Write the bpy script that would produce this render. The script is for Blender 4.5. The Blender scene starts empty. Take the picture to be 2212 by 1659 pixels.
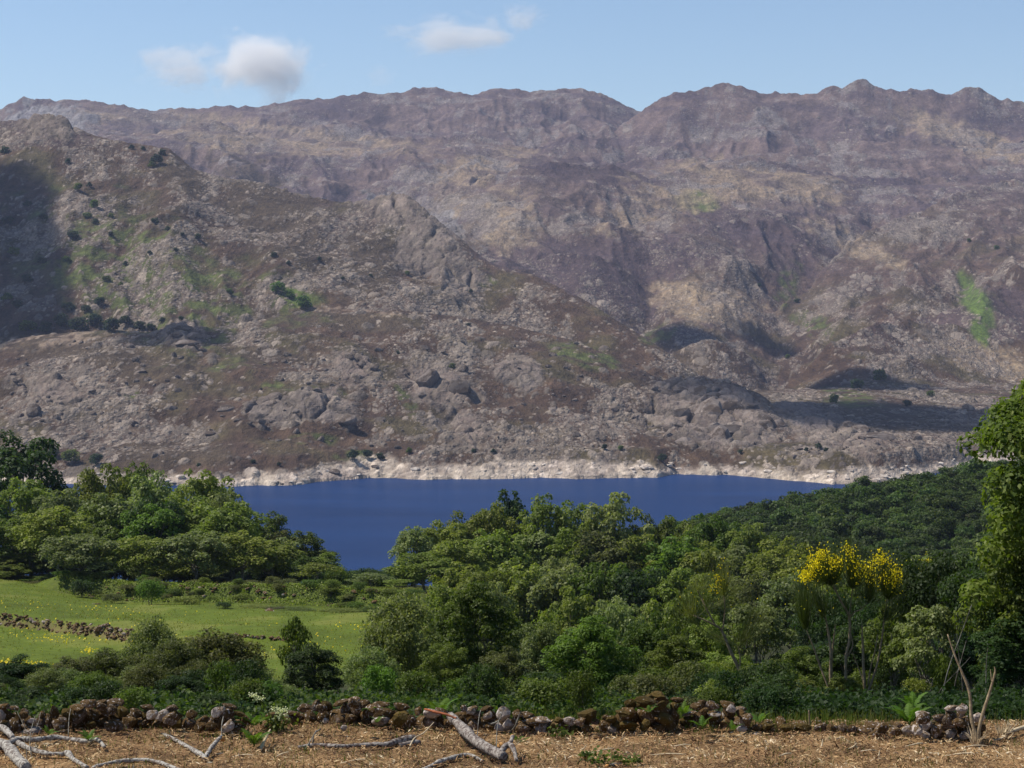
import bpy, math, random
import numpy as np
from mathutils import Vector, Matrix

# ------------------------------------------------------------------ scene, camera, light
S = bpy.context.scene
C = S.collection
F = 4128.0                      # focal length in units of a 2212-wide picture
PITCH = math.atan((829.5 - 674.0) / F)
cam_d = bpy.data.cameras.new("camera")
cam = bpy.data.objects.new("camera", cam_d)
C.objects.link(cam)
cam_d.sensor_width = 36.0
cam_d.lens = 36.0 * F / 2212.0
cam_d.clip_start = 0.5
cam_d.clip_end = 60000.0
cam.location = (0, 0, 0)
cam.rotation_euler = (math.pi / 2 - PITCH, 0, 0)
S.camera = cam

SUN_EL, SUN_AZ = math.radians(55.0), math.radians(-76.0)     # azimuth from +Y, minus = left
SUN = Vector((math.sin(SUN_AZ) * math.cos(SUN_EL), math.cos(SUN_AZ) * math.cos(SUN_EL), math.sin(SUN_EL)))
W = bpy.data.worlds.new("World")
S.world = W
W.use_nodes = True
wn = W.node_tree
bg = wn.nodes["Background"]
sky = wn.nodes.new("ShaderNodeTexSky")
sky.sky_type = 'NISHITA'
sky.sun_disc = False
sky.sun_elevation = SUN_EL
sky.sun_rotation = SUN_AZ
sky.altitude = 600
sky.air_density = 1.0
sky.dust_density = 0.15
sky.ozone_density = 2.5
wn.links.new(sky.outputs[0], bg.inputs[0])
bg.inputs[1].default_value = 0.104
sd = bpy.data.lights.new("sun", 'SUN')
sd.energy = 5.0
sd.angle = math.radians(0.53)
sd.color = (1.0, 0.935, 0.83)
sun = bpy.data.objects.new("sun", sd)
C.objects.link(sun)
sun.rotation_euler = SUN.to_track_quat('Z', 'Y').to_euler()
sun.location = (0, 0, 300)
S.view_settings.view_transform = 'Standard'
S.view_settings.look = 'None'
S.view_settings.exposure = 0.28
S.view_settings.gamma = 1.0
S.view_settings.use_curve_mapping = False
S.render.engine = 'CYCLES'
cy = S.cycles
cy.max_bounces = 6
cy.diffuse_bounces = 3
cy.glossy_bounces = 2
cy.transmission_bounces = 3
cy.transparent_max_bounces = 8
cy.volume_bounces = 5
cy.use_denoising = True
cy.sample_clamp_indirect = 4.0
cy.caustics_reflective = False
cy.caustics_refractive = False

rnd = random.Random(7)
R0 = np.random.default_rng(11)

# ------------------------------------------------------------------ view geometry helpers
def kz(v):                      # height per metre of depth for a picture row
    a = np.arctan((829.5 - np.asarray(v, float)) / F) - PITCH
    return np.tan(a)
def vrow(k):                    # inverse of kz
    return 829.5 - F * np.tan(np.arctan(k) + PITCH)
def xof(u, Y):
    return (u - 1106.0) / F * Y

# ------------------------------------------------------------------ numpy noise
def _h(ix, iy, s):
    h = (ix.astype(np.int64) * 374761393 + iy.astype(np.int64) * 668265263 + s * 974634721) & 0xFFFFFFFF
    h = ((h ^ (h >> 13)) * 1274126177) & 0xFFFFFFFF
    h = ((h ^ (h >> 16)) * 2246822519) & 0xFFFFFFFF
    return (h ^ (h >> 15)) & 0xFFFFFFFF
def h01(ix, iy, s):
    return _h(ix, iy, s) / 4294967296.0
def gn(x, y, s=0):
    x, y = np.broadcast_arrays(np.asarray(x, float), np.asarray(y, float))
    x0, y0 = np.floor(x), np.floor(y)
    fx, fy = x - x0, y - y0
    x0 = x0.astype(np.int64); y0 = y0.astype(np.int64)
    def g(ix, iy, dx, dy):
        a = h01(ix, iy, s) * (2 * math.pi)
        return np.cos(a) * dx + np.sin(a) * dy
    ux = fx * fx * fx * (fx * (fx * 6 - 15) + 10)
    uy = fy * fy * fy * (fy * (fy * 6 - 15) + 10)
    a = g(x0, y0, fx, fy); b = g(x0 + 1, y0, fx - 1, fy)
    c = g(x0, y0 + 1, fx, fy - 1); d = g(x0 + 1, y0 + 1, fx - 1, fy - 1)
    return 1.5 * ((a + (b - a) * ux) * (1 - uy) + (c + (d - c) * ux) * uy)
def fbm(x, y, s=0, o=4, g=0.5):
    t, a, f = 0, 1.0, 1.0
    for i in range(o):
        t = t + a * gn(x * f, y * f, s + i * 17)
        a *= g; f *= 2.03
    return t
def ridged(x, y, s=0, o=4):
    t, a, f = 0, 0.5, 1.0
    for i in range(o):
        n = 1 - np.abs(gn(x * f, y * f, s + i * 13)) * 1.6
        t = t + a * n * n
        a *= 0.5; f *= 2.07
    return t
def sst(a, b, x):
    t = np.clip((x - a) / (b - a), 0, 1)
    return t * t * (3 - 2 * t)
def worley(x, y, s=0):
    x0 = np.floor(x).astype(np.int64); y0 = np.floor(y).astype(np.int64)
    f1 = np.full(x.shape, 9.0); f2 = np.full(x.shape, 9.0)
    cx = np.zeros(x.shape, np.int64); cyy = np.zeros(x.shape, np.int64)
    ox = np.zeros(x.shape); oy = np.zeros(x.shape)
    for i in (-1, 0, 1):
        for j in (-1, 0, 1):
            ix, iy = x0 + i, y0 + j
            px = ix + h01(ix, iy, s + 1); py = iy + h01(ix, iy, s + 2)
            dx, dy = x - px, y - py
            d = np.sqrt(dx * dx + dy * dy)
            m = d < f1
            f2 = np.where(m, f1, np.minimum(f2, d))
            f1 = np.where(m, d, f1)
            cx = np.where(m, ix, cx); cyy = np.where(m, iy, cyy)
            ox = np.where(m, dx, ox); oy = np.where(m, dy, oy)
    return f1, f2, cx, cyy, ox, oy

# ------------------------------------------------------------------ object helpers
def mesh_np(name, verts, faces, mats=(), smooth=False, fattr=None, cattr=None, midx=None):
    me = bpy.data.meshes.new(name)
    verts = np.asarray(verts, np.float32)
    n = len(verts)
    me.vertices.add(n)
    me.vertices.foreach_set('co', verts.ravel())
    if not isinstance(faces, (list, tuple)):
        faces = [faces]
    faces = [np.asarray(f, np.int32) for f in faces if len(f)]
    loops = np.concatenate([f.ravel() for f in faces])
    tot = np.concatenate([np.full(len(f), f.shape[1], np.int32) for f in faces])
    start = np.concatenate([[0], np.cumsum(tot)[:-1]]).astype(np.int32)
    me.loops.add(len(loops)); me.loops.foreach_set('vertex_index', loops)
    me.polygons.add(len(tot))
    me.polygons.foreach_set('loop_start', start)
    try:
        me.polygons.foreach_set('loop_total', tot)
    except Exception:
        pass
    if smooth:
        me.polygons.foreach_set('use_smooth', np.ones(len(tot), bool))
    if midx is not None:
        me.polygons.foreach_set('material_index', np.asarray(midx, np.int32))
    for k, a in (fattr or {}).items():
        at = me.attributes.new(k, 'FLOAT', 'POINT')
        at.data.foreach_set('value', np.asarray(a, np.float32).ravel())
    for k, a in (cattr or {}).items():
        at = me.attributes.new(k, 'FLOAT_COLOR', 'POINT')
        a = np.asarray(a, np.float32)
        if a.shape[1] == 3:
            a = np.concatenate([a, np.ones((len(a), 1), np.float32)], 1)
        at.data.foreach_set('color', a.ravel())
    for m in mats:
        me.materials.append(m)
    me.update()
    me.validate()
    return me
def link(name, data, parent=None, loc=(0, 0, 0), rot=(0, 0, 0), scale=(1, 1, 1)):
    o = bpy.data.objects.new(name, data)
    C.objects.link(o)
    o.location = loc; o.rotation_euler = rot; o.scale = scale
    if parent is not None:
        o.parent = parent
    return o
def tag(o, label=None, cat=None, group=None, kind=None):
    if label: o['label'] = label
    if cat: o['category'] = cat
    if group: o['group'] = group
    if kind: o['kind'] = kind
    return o

# ------------------------------------------------------------------ materials
def new_mat(name):
    m = bpy.data.materials.new(name)
    m.use_nodes = True
    nt = m.node_tree
    b = nt.nodes["Principled BSDF"]
    return m, nt, b
def N(nt, t, **kw):
    n = nt.nodes.new(t)
    for k, v in kw.items():
        if k.startswith('i_'):
            n.inputs[k[2:].replace('_', ' ')].default_value = v
        else:
            setattr(n, k, v)
    return n
def ramp(nt, fac, stops):
    r = nt.nodes.new("ShaderNodeValToRGB")
    e = r.color_ramp.elements
    while len(e) < len(stops):
        e.new(0.5)
    for i, (p, c) in enumerate(stops):
        e[i].position = p
        e[i].color = (*c, 1)
    nt.links.new(fac, r.inputs[0])
    return r.outputs[0]
def noise(nt, scale, detail=4, rough=0.55, coord='Object', vec=None):
    n = nt.nodes.new("ShaderNodeTexNoise")
    n.inputs['Scale'].default_value = scale
    n.inputs['Detail'].default_value = detail
    n.inputs['Roughness'].default_value = rough
    if vec is None:
        tc = nt.nodes.new("ShaderNodeTexCoord")
        vec = tc.outputs[coord]
    nt.links.new(vec, n.inputs['Vector'])
    return n
def mixc(nt, fac, a, b, mode='MIX'):
    m = nt.nodes.new("ShaderNodeMix")
    m.data_type = 'RGBA'; m.blend_type = mode
    if isinstance(fac, (int, float)): m.inputs[0].default_value = fac
    else: nt.links.new(fac, m.inputs[0])
    for s, x in ((6, a), (7, b)):
        if isinstance(x, tuple): m.inputs[s].default_value = (*x, 1)
        else: nt.links.new(x, m.inputs[s])
    return m.outputs[2]
def bump(nt, b, h, dist, strength=1.0):
    bp = nt.nodes.new("ShaderNodeBump")
    bp.inputs['Strength'].default_value = strength
    bp.inputs['Distance'].default_value = dist
    nt.links.new(h, bp.inputs['Height'])
    nt.links.new(bp.outputs[0], b.inputs['Normal'])
def leaf_mat(name, dark, light, pale=None, trans=0.42, rough=0.6, spec=0.22, var=0.22):
    m, nt, b = new_mat(name)
    at = N(nt, "ShaderNodeAttribute", attribute_name="tint")
    col = mixc(nt, at.outputs['Fac'], dark, light)
    if pale:
        a2 = N(nt, "ShaderNodeAttribute", attribute_name="pale")
        col = mixc(nt, a2.outputs['Fac'], col, pale)
    oi = N(nt, "ShaderNodeObjectInfo")
    hs = N(nt, "ShaderNodeHueSaturation")
    mr = N(nt, "ShaderNodeMapRange")
    mr.inputs['To Min'].default_value = 1 - var; mr.inputs['To Max'].default_value = 1 + var
    nt.links.new(oi.outputs['Random'], mr.inputs['Value'])
    mh = N(nt, "ShaderNodeMapRange")
    mh.inputs['To Min'].default_value = 0.485; mh.inputs['To Max'].default_value = 0.515
    mu = N(nt, "ShaderNodeMath", operation='MULTIPLY'); mu.inputs[1].default_value = 7.31
    fr = N(nt, "ShaderNodeMath", operation='FRACT')
    nt.links.new(oi.outputs['Random'], mu.inputs[0]); nt.links.new(mu.outputs[0], fr.inputs[0])
    nt.links.new(fr.outputs[0], mh.inputs['Value'])
    nt.links.new(mr.outputs[0], hs.inputs['Value'])
    nt.links.new(mh.outputs[0], hs.inputs['Hue'])
    nt.links.new(col, hs.inputs['Color'])
    nt.links.new(hs.outputs[0], b.inputs['Base Color'])
    b.inputs['Roughness'].default_value = rough
    b.inputs['Specular IOR Level'].default_value = spec
    tr = N(nt, "ShaderNodeBsdfTranslucent")
    tcol = mixc(nt, 1.0, hs.outputs[0], (1.25, 1.35, 0.6), 'MULTIPLY')
    nt.links.new(tcol, tr.inputs['Color'])
    mx = N(nt, "ShaderNodeMixShader"); mx.inputs[0].default_value = trans
    nt.links.new(b.outputs[0], mx.inputs[1]); nt.links.new(tr.outputs[0], mx.inputs[2])
    nt.links.new(mx.outputs[0], nt.nodes["Material Output"].inputs['Surface'])
    return m

LM = {
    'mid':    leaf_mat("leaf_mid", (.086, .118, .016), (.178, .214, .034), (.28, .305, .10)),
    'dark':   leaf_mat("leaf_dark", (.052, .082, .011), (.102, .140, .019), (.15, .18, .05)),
    'pale':   leaf_mat("leaf_pale", (.098, .128, .038), (.180, .215, .072), (.31, .335, .16)),
    'olive':  leaf_mat("leaf_olive", (0.064, 0.074, 0.021), (0.108, 0.118, 0.034), (0.191, 0.192, 0.074)),
    'bright': leaf_mat("leaf_bright", (0.051, 0.102, 0.011), (0.095, 0.168, 0.021), (0.153, 0.228, 0.046)),
    'deep':   leaf_mat("leaf_deep", (.020, .042, .010), (.036, .066, .014), (.06, .09, .03)),  # darkest leaves; on the lower right plants this colour stands in for shade
    'far':    leaf_mat("leaf_far", (.032, .056, .013), (.066, .100, .022), (.11, .14, .05), var=.42),
    'scrub':  leaf_mat("leaf_scrub", (.018, .036, .016), (.034, .058, .022), (.05, .07, .03)),
    'meadow': leaf_mat("leaf_meadow", (.105, .138, .017), (.165, .18, .036), (.30, .26, .10), trans=0.5),
    'whip':   leaf_mat("leaf_whip", (.034, .050, .012), (.066, .082, .022), None, trans=0.25),
    'lobed':  leaf_mat("leaf_lobed", (.054, .092, .011), (.120, .172, .021), (.20, .245, .06)),
    'fern':   leaf_mat("leaf_fern", (.060, .130, .012), (.110, .190, .022), None, trans=0.45),
    'grass':  leaf_mat("leaf_grass", (.070, .112, .016), (.130, .155, .030), (.27, .22, .09), trans=0.4),
}
def bark_mat(name, a, b_, lich=None, sc=8.0):
    m, nt, b = new_mat(name)
    n = noise(nt, sc, 6, 0.7)
    col = ramp(nt, n.outputs['Fac'], [(0.3, a), (0.7, b_)])
    if lich:
        n2 = noise(nt, sc * 2.2, 5, 0.65)
        f = ramp(nt, n2.outputs['Fac'], [(0.42, (0, 0, 0)), (0.56, (1, 1, 1))])
        col = mixc(nt, f, col, lich)
    nt.links.new(col, b.inputs['Base Color'])
    b.inputs['Roughness'].default_value = 0.9
    b.inputs['Specular IOR Level'].default_value = 0.2
    bump(nt, b, n.outputs['Fac'], 0.03, 1.0)
    return m
BARK = bark_mat("bark_oak", (.035, .028, .022), (.12, .10, .08), (.19, .18, .15), 3.0)
BARKP = bark_mat("bark_pale", (.15, .11, .065), (.34, .26, .16), None, 9.0)
LICHEN = bark_mat("bark_lichen", (.05, .038, .033), (.18, .145, .125), (.38, .36, .32), 9.0)
LOGB = bark_mat("bark_log", (.035, .024, .021), (.125, .09, .078), (.30, .27, .24), 8.0)
def flat_mat(name, a, b_, sc=30.0, rough=0.85):
    m, nt, b = new_mat(name)
    n = noise(nt, sc, 4, 0.6)
    col = ramp(nt, n.outputs['Fac'], [(0.35, a), (0.65, b_)])
    nt.links.new(col, b.inputs['Base Color'])
    b.inputs['Roughness'].default_value = rough
    b.inputs['Specular IOR Level'].default_value = 0.25
    return m
CUT = flat_mat("cut_wood", (.42, .20, .06), (.55, .30, .11), 40)
PALEWOOD = flat_mat("split_wood", (.42, .32, .19), (.60, .50, .34), 25)
REDWOOD = flat_mat("red_wood", (.14, .055, .030), (.40, .12, .045), 9)
FLOWER = leaf_mat("petal_yellow", (.78, .55, .010), (.86, .70, .03), None, trans=0.3, rough=.6, spec=.2, var=.08)
WHITEFL = leaf_mat("petal_cream", (.50, .52, .28), (.62, .64, .40), None, trans=0.3, var=.08)

# ------------------------------------------------------------------ near ground height
_PY = np.array([-60, 0, 6, 15, 24, 27, 31, 36, 60, 90, 130, 250, 320, 420, 600, 800, 900, 1000, 1400.])
_PZ = np.array([-1.2, -1.7, -2.2, -4.6, -6.35, -6.62, -6.76, -7.5, -12.5, -18, -25, -36.5, -45.5, -63, -95, -121, -136, -143, -150.])
def gz0(x, y):
    u = np.asarray(x) / np.maximum(np.asarray(y), 1.0) * F + 1106.0
    y = np.asarray(y, float)
    z = 0
    for d, w in ((-.06, .25), (0, .5), (.06, .25)):
        z = z + w * np.interp(y * (1 + d * sst(31, 60, y)), _PY, _PZ)
    # wooded hill on the right beyond the near trees
    hill = np.interp(u, [850, 1300, 1480, 1600, 1800, 2000, 2110, 2300, 2700], [0, 15, 22, 26, 32.5, 38, 41, 44, 46])
    z = z + hill * sst(400, 640, y) * (1 - sst(690, 900, y))
    # hollow under the middle wood
    z = z - 5.0 * sst(900, 1080, u) * sst(105, 170, y) * (1 - sst(310, 400, y))
    # left meadow is a little higher at its back
    z = z + 2.2 * sst(300, -100, u) * sst(150, 260, y) * (1 - sst(300, 400, y))
    z = z + sst(60, 200, y) * 0.55 * gn(np.asarray(x) / 32.0, y / 32.0, 5)
    return z
def terrace(x, y, u):
    # two stone-faced terraces and one bank: ground behind them is raised
    t = 0
    for (ua, ya, ub, yb, h, fade) in ((-200, 190, 285, 160, .95, 45), (480, 165, 640, 161, 0.45, 25), (120, 236, 900, 206, 1.7, 55)):
        yl = ya + (yb - ya) * (u - ua) / (ub - ua)
        w = sst(ua - 60, ua + 20, u) * (1 - sst(ub - 10, ub + 70, u))
        d = y - yl
        t = t + w * h * sst(-0.9, 0.9, d) * (1 - sst(4, fade, d))
    return t
def gz(x, y):
    x = np.asarray(x, float); y = np.asarray(y, float)
    u = x / np.maximum(y, 1.0) * F + 1106.0
    return gz0(x, y) + terrace(x, y, u)

# ------------------------------------------------------------------ mountains
def I(pts):
    p = np.array(pts, float)
    return lambda u: np.interp(u, p[:, 0], p[:, 1])
SHORE = I([(-400, 1450), (120, 1440), (300, 1432), (500, 1424), (640, 1436), (800, 1496), (900, 1482), (1100, 1488), (1300, 1492), (1420, 1500), (1470, 1535), (1600, 1512), (1700, 1474), (1800, 1440), (1900, 1450), (2000, 1510), (2100, 1600), (2600, 1750)])
WL = -130.0
cG = I([(-400, 760), (0, 738), (100, 722), (240, 712), (330, 718), (400, 705), (440, 712), (560, 690), (700, 668), (850, 668), (1000, 684), (1100, 702), (1250, 738), (1400, 805), (1480, 850), (1600, 980), (2600, 1000)])
yG = I([(-400, 2050), (0, 2000), (400, 1980), (700, 2080), (1000, 2080), (1250, 2000), (1400, 1900), (1600, 1650), (2600, 1650)])
cC = I([(-400, 215), (-100, 245), (0, 262), (60, 256), (80, 248), (112, 247), (150, 262), (165, 278), (200, 290), (240, 300), (300, 310), (370, 320), (420, 365), (480, 382), (560, 392), (650, 420), (740, 436), (800, 436), (822, 424), (850, 418), (880, 424), (930, 460), (1000, 522), (1060, 568), (1150, 592), (1250, 640), (1330, 690), (1420, 746), (1500, 800), (1560, 850), (1640, 990), (2600, 1100)])
yC = I([(-400, 2900), (100, 2780), (400, 2720), (850, 2650), (1060, 2480), (1250, 2300), (1420, 2130), (1560, 2000), (2600, 1900)])
def layers():
    L = []
    def add(c, y, S, back=0.5, gul=1.0, amp=1.0):
        L.append((I(c), I(y) if not isinstance(y, (int, float)) else (lambda u, yy=y: np.full_like(u, yy)), S, back, gul, amp))
    # far left ridge
    add([(-400, 270), (-100, 250), (0, 238), (45, 216), (90, 211), (130, 214), (180, 212), (270, 225), (340, 239), (450, 230), (600, 224), (680, 212), (740, 201), (800, 199), (870, 194), (940, 188), (1020, 203), (1060, 194), (1090, 190), (1130, 195), (1200, 192), (1250, 187), (1300, 206), (1385, 240), (1450, 270), (1600, 330), (2600, 420)], 6300, .27, .5, 1.4)
    # tan shoulder below it
    add([(-400, 330), (150, 300), (300, 286), (420, 272), (480, 262), (540, 288), (700, 308), (900, 300), (1000, 292), (1080, 304), (1200, 330), (1300, 352), (1450, 395), (2600, 520)], [(-400, 5000), (500, 5100), (1000, 5000), (1450, 4700), (2600, 4600)], .23, .45, 1.3)
    # far right ridge
    add([(-400, 700), (1000, 520), (1250, 330), (1330, 270), (1385, 236), (1400, 222), (1430, 208), (1470, 197), (1530, 195), (1545, 188), (1560, 184), (1600, 185), (1620, 193), (1700, 197), (1760, 196), (1790, 187), (1815, 188), (1830, 180), (1850, 170), (1872, 172), (1885, 183), (1905, 191), (1960, 192), (2010, 185), (2050, 200), (2080, 190), (2110, 187), (2135, 196), (2160, 208), (2212, 214), (2400, 225), (2600, 230)], [(-400, 5800), (1300, 5700), (1850, 5500), (2600, 5300)], .40, .5, 1.5)
    add([(-400, 700), (1250, 400), (1350, 345), (1450, 328), (1600, 305), (1750, 312), (1900, 292), (2050, 305), (2212, 288), (2600, 280)], 4950, .36, .5, 1.4)
    # middle purple massif
    add([(-400, 900), (700, 640), (860, 455), (900, 430), (950, 401), (1000, 382), (1060, 362), (1120, 357), (1200, 351), (1300, 356), (1400, 377), (1450, 372), (1500, 362), (1640, 346), (1720, 360), (1800, 378), (1960, 383), (2212, 371), (2600, 360)], [(-400, 3800), (900, 3900), (1200, 4150), (1640, 4500), (2212, 4500), (2600, 4450)], .235, .4, 1.2)
    add([(-400, 900), (960, 620), (1040, 560), (1100, 532), (1180, 514), (1260, 522), (1340, 565), (1420, 640), (1500, 705), (1600, 790), (2600, 900)], 3250, .24, .3)
    add([(-400, 900), (1200, 600), (1330, 500), (1400, 468), (1480, 446), (1600, 462), (1680, 515), (1730, 570), (1800, 680), (2600, 900)], 3750, .235, .3)
    # big right hill
    add([(-400, 1000), (1560, 800), (1640, 690), (1690, 617), (1750, 578), (1830, 508), (1900, 480), (1980, 446), (2050, 421), (2130, 397), (2212, 380), (2600, 340)], [(-400, 3150), (1690, 3200), (1900, 3500), (2212, 3750), (2600, 3900)], .27, .35, 1.2)
    add([(-400, 1000), (1700, 800), (1800, 690), (1900, 632), (1980, 598), (2060, 610), (2120, 640), (2212, 660), (2600, 680)], [(-400, 3000), (2600, 3000)], .30, .3)
    # triangular hill in the valley mouth
    add([(-400, 1100), (1340, 850), (1425, 738), (1500, 708), (1550, 694), (1600, 716), (1700, 778), (1760, 830), (1900, 1000), (2600, 1100)], 2700, .30, .35, .5)
    # front right hill and its cliff
    add([(-400, 1100), (1560, 930), (1640, 842), (1680, 800), (1720, 766), (1800, 716), (1870, 693), (1960, 684), (2040, 700), (2120, 728), (2212, 756), (2600, 800)], [(-400, 2400), (1640, 2420), (1960, 2700), (2600, 2700)], .22, .4, .6)
    add([(-400, 1100), (1700, 930), (1740, 880), (1790, 832), (1850, 792), (1900, 772), (1960, 768), (2000, 800), (2060, 860), (2150, 900), (2600, 940)], 2460, .95, .06, .3)
    return L
def soft(cv, u):
    return sum(w * cv(u + d) for d, w in ((-110, .12), (-70, .16), (-35, .2), (0, .2), (35, .16), (70, .1), (110, .06)))
def mountain(u, y):
    """height of the terrain beyond the lake at picture column u and depth y (arrays)"""
    x = xof(u, y)
    sh = SHORE(u) + 14 * gn(x / 40, x * 0, 3) + 5 * gn(x / 11, x * 0, 4)
    warp = 60 * fbm(x / 420, y / 420, 71, 3)
    big = fbm(x / 520, y / 520, 21, 3)
    gul = ridged(x / 230 + .3 * big, y / 900, 31, 4) - 0.55
    gul2 = ridged(x / 90 + .5 * big, y / 330, 37, 3) - 0.5
    floor = np.where(y < sh, WL - (sh - y) * .25, WL + np.minimum((y - sh) * .34, 17 + (y - sh) * .024))
    h = floor
    lay = np.zeros(u.shape)
    for i, (cv, yk, Sf, back, gw, amp) in enumerate(layers()):
        Y = yk(u) + warp * .35
        d = Y - y
        dd = np.maximum(d, 0)
        wz = np.exp(-dd / 90.0)
        z = kz(cv(u) * wz + soft(cv, u) * (1 - wz)) * yk(u)
        crag = np.exp(-dd / 45.0) * np.exp(-np.maximum(-d, 0) / 30.0) * amp
        z = z + crag * (9.0 * (ridged(x / 70, y / 160, 81 + i, 4) - .62) + 5 * gn(x / 26, y / 90, 83 + i))
        f = sst(20, 420, dd)
        v = z - np.where(d > 0, Sf * dd + 6 * sst(0, 40, dd), -d * back)
        v = v + f * gw * (38 * gul + 7 * gul2 + 20 * big)
        h = smax(h, v, 14.0)
    # ravines
    for pts, dep, wid in (([(1640, 2350), (1665, 2600), (1690, 2950), (1692, 3230), (1745, 3480), (1800, 3650), (1850, 3900), (1900, 4200)], 30, 75), ([(1690, 3230), (1620, 3500), (1540, 3800), (1480, 4100)], 20, 70),
                          ([(1420, 2450), (1330, 2800), (1200, 3100), (1080, 3400), (930, 3900), (880, 4300)], 34, 110), ([(2000, 2720), (2060, 2950), (2110, 3150), (2080, 3350)], 18, 60), ([(1900, 5000), (1960, 5250), (2010, 5450)], 40, 110),
                          ([(1130, 5300), (1180, 5700), (1230, 6100)], 50, 140), ([(600, 5300), (520, 5700), (400, 6200)], 45, 150), ([(820, 5300), (860, 5700), (830, 6100)], 40, 130), ([(1560, 4900), (1520, 5200), (1500, 5500)], 40, 120), ([(1720, 4900), (1760, 5200), (1740, 5450)], 40, 110), ([(2130, 4900), (2160, 5200), (2200, 5400)], 36, 100), ([(1330, 3600), (1380, 3900), (1330, 4150)], 18, 70)):
        p = np.array(pts, float)
        uc = np.interp(y, p[:, 1], p[:, 0]); inn = sst(p[0, 1] - 60, p[0, 1] + 60, y) * (1 - sst(p[-1, 1] - 140, p[-1, 1] + 40, y))
        dx = (u - uc) / F * y + 22 * gn(x / 70, y / 120, 91)
        h = h - dep * inn * np.exp(-np.abs(dx / wid) ** 1.25)
    # left hill and near bench
    Yg = yG(u); zg = kz(cG(u)) * Yg
    Yc = yC(u); wz = np.exp(-np.maximum(Yc - y, 0) / 70.0); zc = kz(cC(u) * wz + soft(cC, u) * (1 - wz)) * Yc
    Sc = np.clip((zc - (zg - 14)) / np.maximum(Yc - Yg, 60), .12, .7)
    d = Yc + warp * .12 - y
    f = sst(20, 260, np.maximum(d, 0))
    v = zc - np.where(d > 0, Sc * np.maximum(d, 0), -d * .5) + f * (40 * gul + 8 * gul2 + 12 * big)
    h = smax(h, v, 8.0)
    t = np.clip((y - sh) / np.maximum(Yg - sh, 30), -1, 1)
    prof = np.where(t > 0, t ** 0.92, t)
    v = WL + (zg - WL) * prof
    ft = sst(0.02, .25, t) * (1 - sst(.8, 1.0, t))
    v = v + ft * (7 * gul2 + 9 * fbm(x / 110, y / 110, 51, 3))
    v = np.where(y > Yg, zg - (y - Yg) * .3, v)
    h = smax(h, np.where(y < sh, -400, v), 7.0)
    # granite dome by the water
    cD = I([(-400, 1100), (1330, 930), (1385, 852), (1420, 828), (1470, 818), (1520, 814), (1560, 819), (1600, 832), (1640, 852), (1680, 882), (1720, 902), (1800, 917), (1850, 928), (1900, 948), (1960, 982), (2010, 1004), (2600, 1060)])
    yD = I([(-400, 1900), (1380, 1930), (1520, 1860), (1700, 1790), (1900, 1700), (2010, 1660), (2600, 1650)])
    Yd = yD(u); zd = kz(cD(u)) * Yd
    t = np.clip((y - sh) / np.maximum(Yd - sh, 30), 0, 1)
    v = WL + (zd - WL) * (t ** 1.15)
    v = np.where(y > Yd, zd - (y - Yd) * .5, v)
    v = v + 5 * sst(.1, .4, t) * (1 - sst(.85, 1, t)) * fbm(x / 60, y / 60, 57, 3)
    h = smax(h, np.where((y < sh), -400, v), 4.0)
    return h, x, sh
def smax(a, b, k):
    t = np.clip(.5 + .5 * (a - b) / k, 0, 1)
    return b + (a - b) * t + k * t * (1 - t)

def blob(u, v, cu, cv, ru, rv, rot, wob, edge=.35):
    a = math.radians(rot); ca, sa = math.cos(a), math.sin(a)
    du, dv = u - cu, v - cv
    p = (du * ca + dv * sa) / ru; q = (-du * sa + dv * ca) / rv
    return 1 - sst(1 - edge, 1 + edge, np.sqrt(p * p + q * q) + wob)

UC = np.concatenate([np.linspace(-420, -60, 45, endpoint=False), np.linspace(-60, 2272, 920, endpoint=False), np.linspace(2272, 2620, 45)])
YR = np.concatenate([np.geomspace(1390, 2350, 400, endpoint=False), np.geomspace(2350, 4600, 290, endpoint=False), np.geomspace(4600, 7000, 190)])
UU, YY = np.meshgrid(UC, YR)
HH, XX, SHH = mountain(UU, YY)
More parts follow.
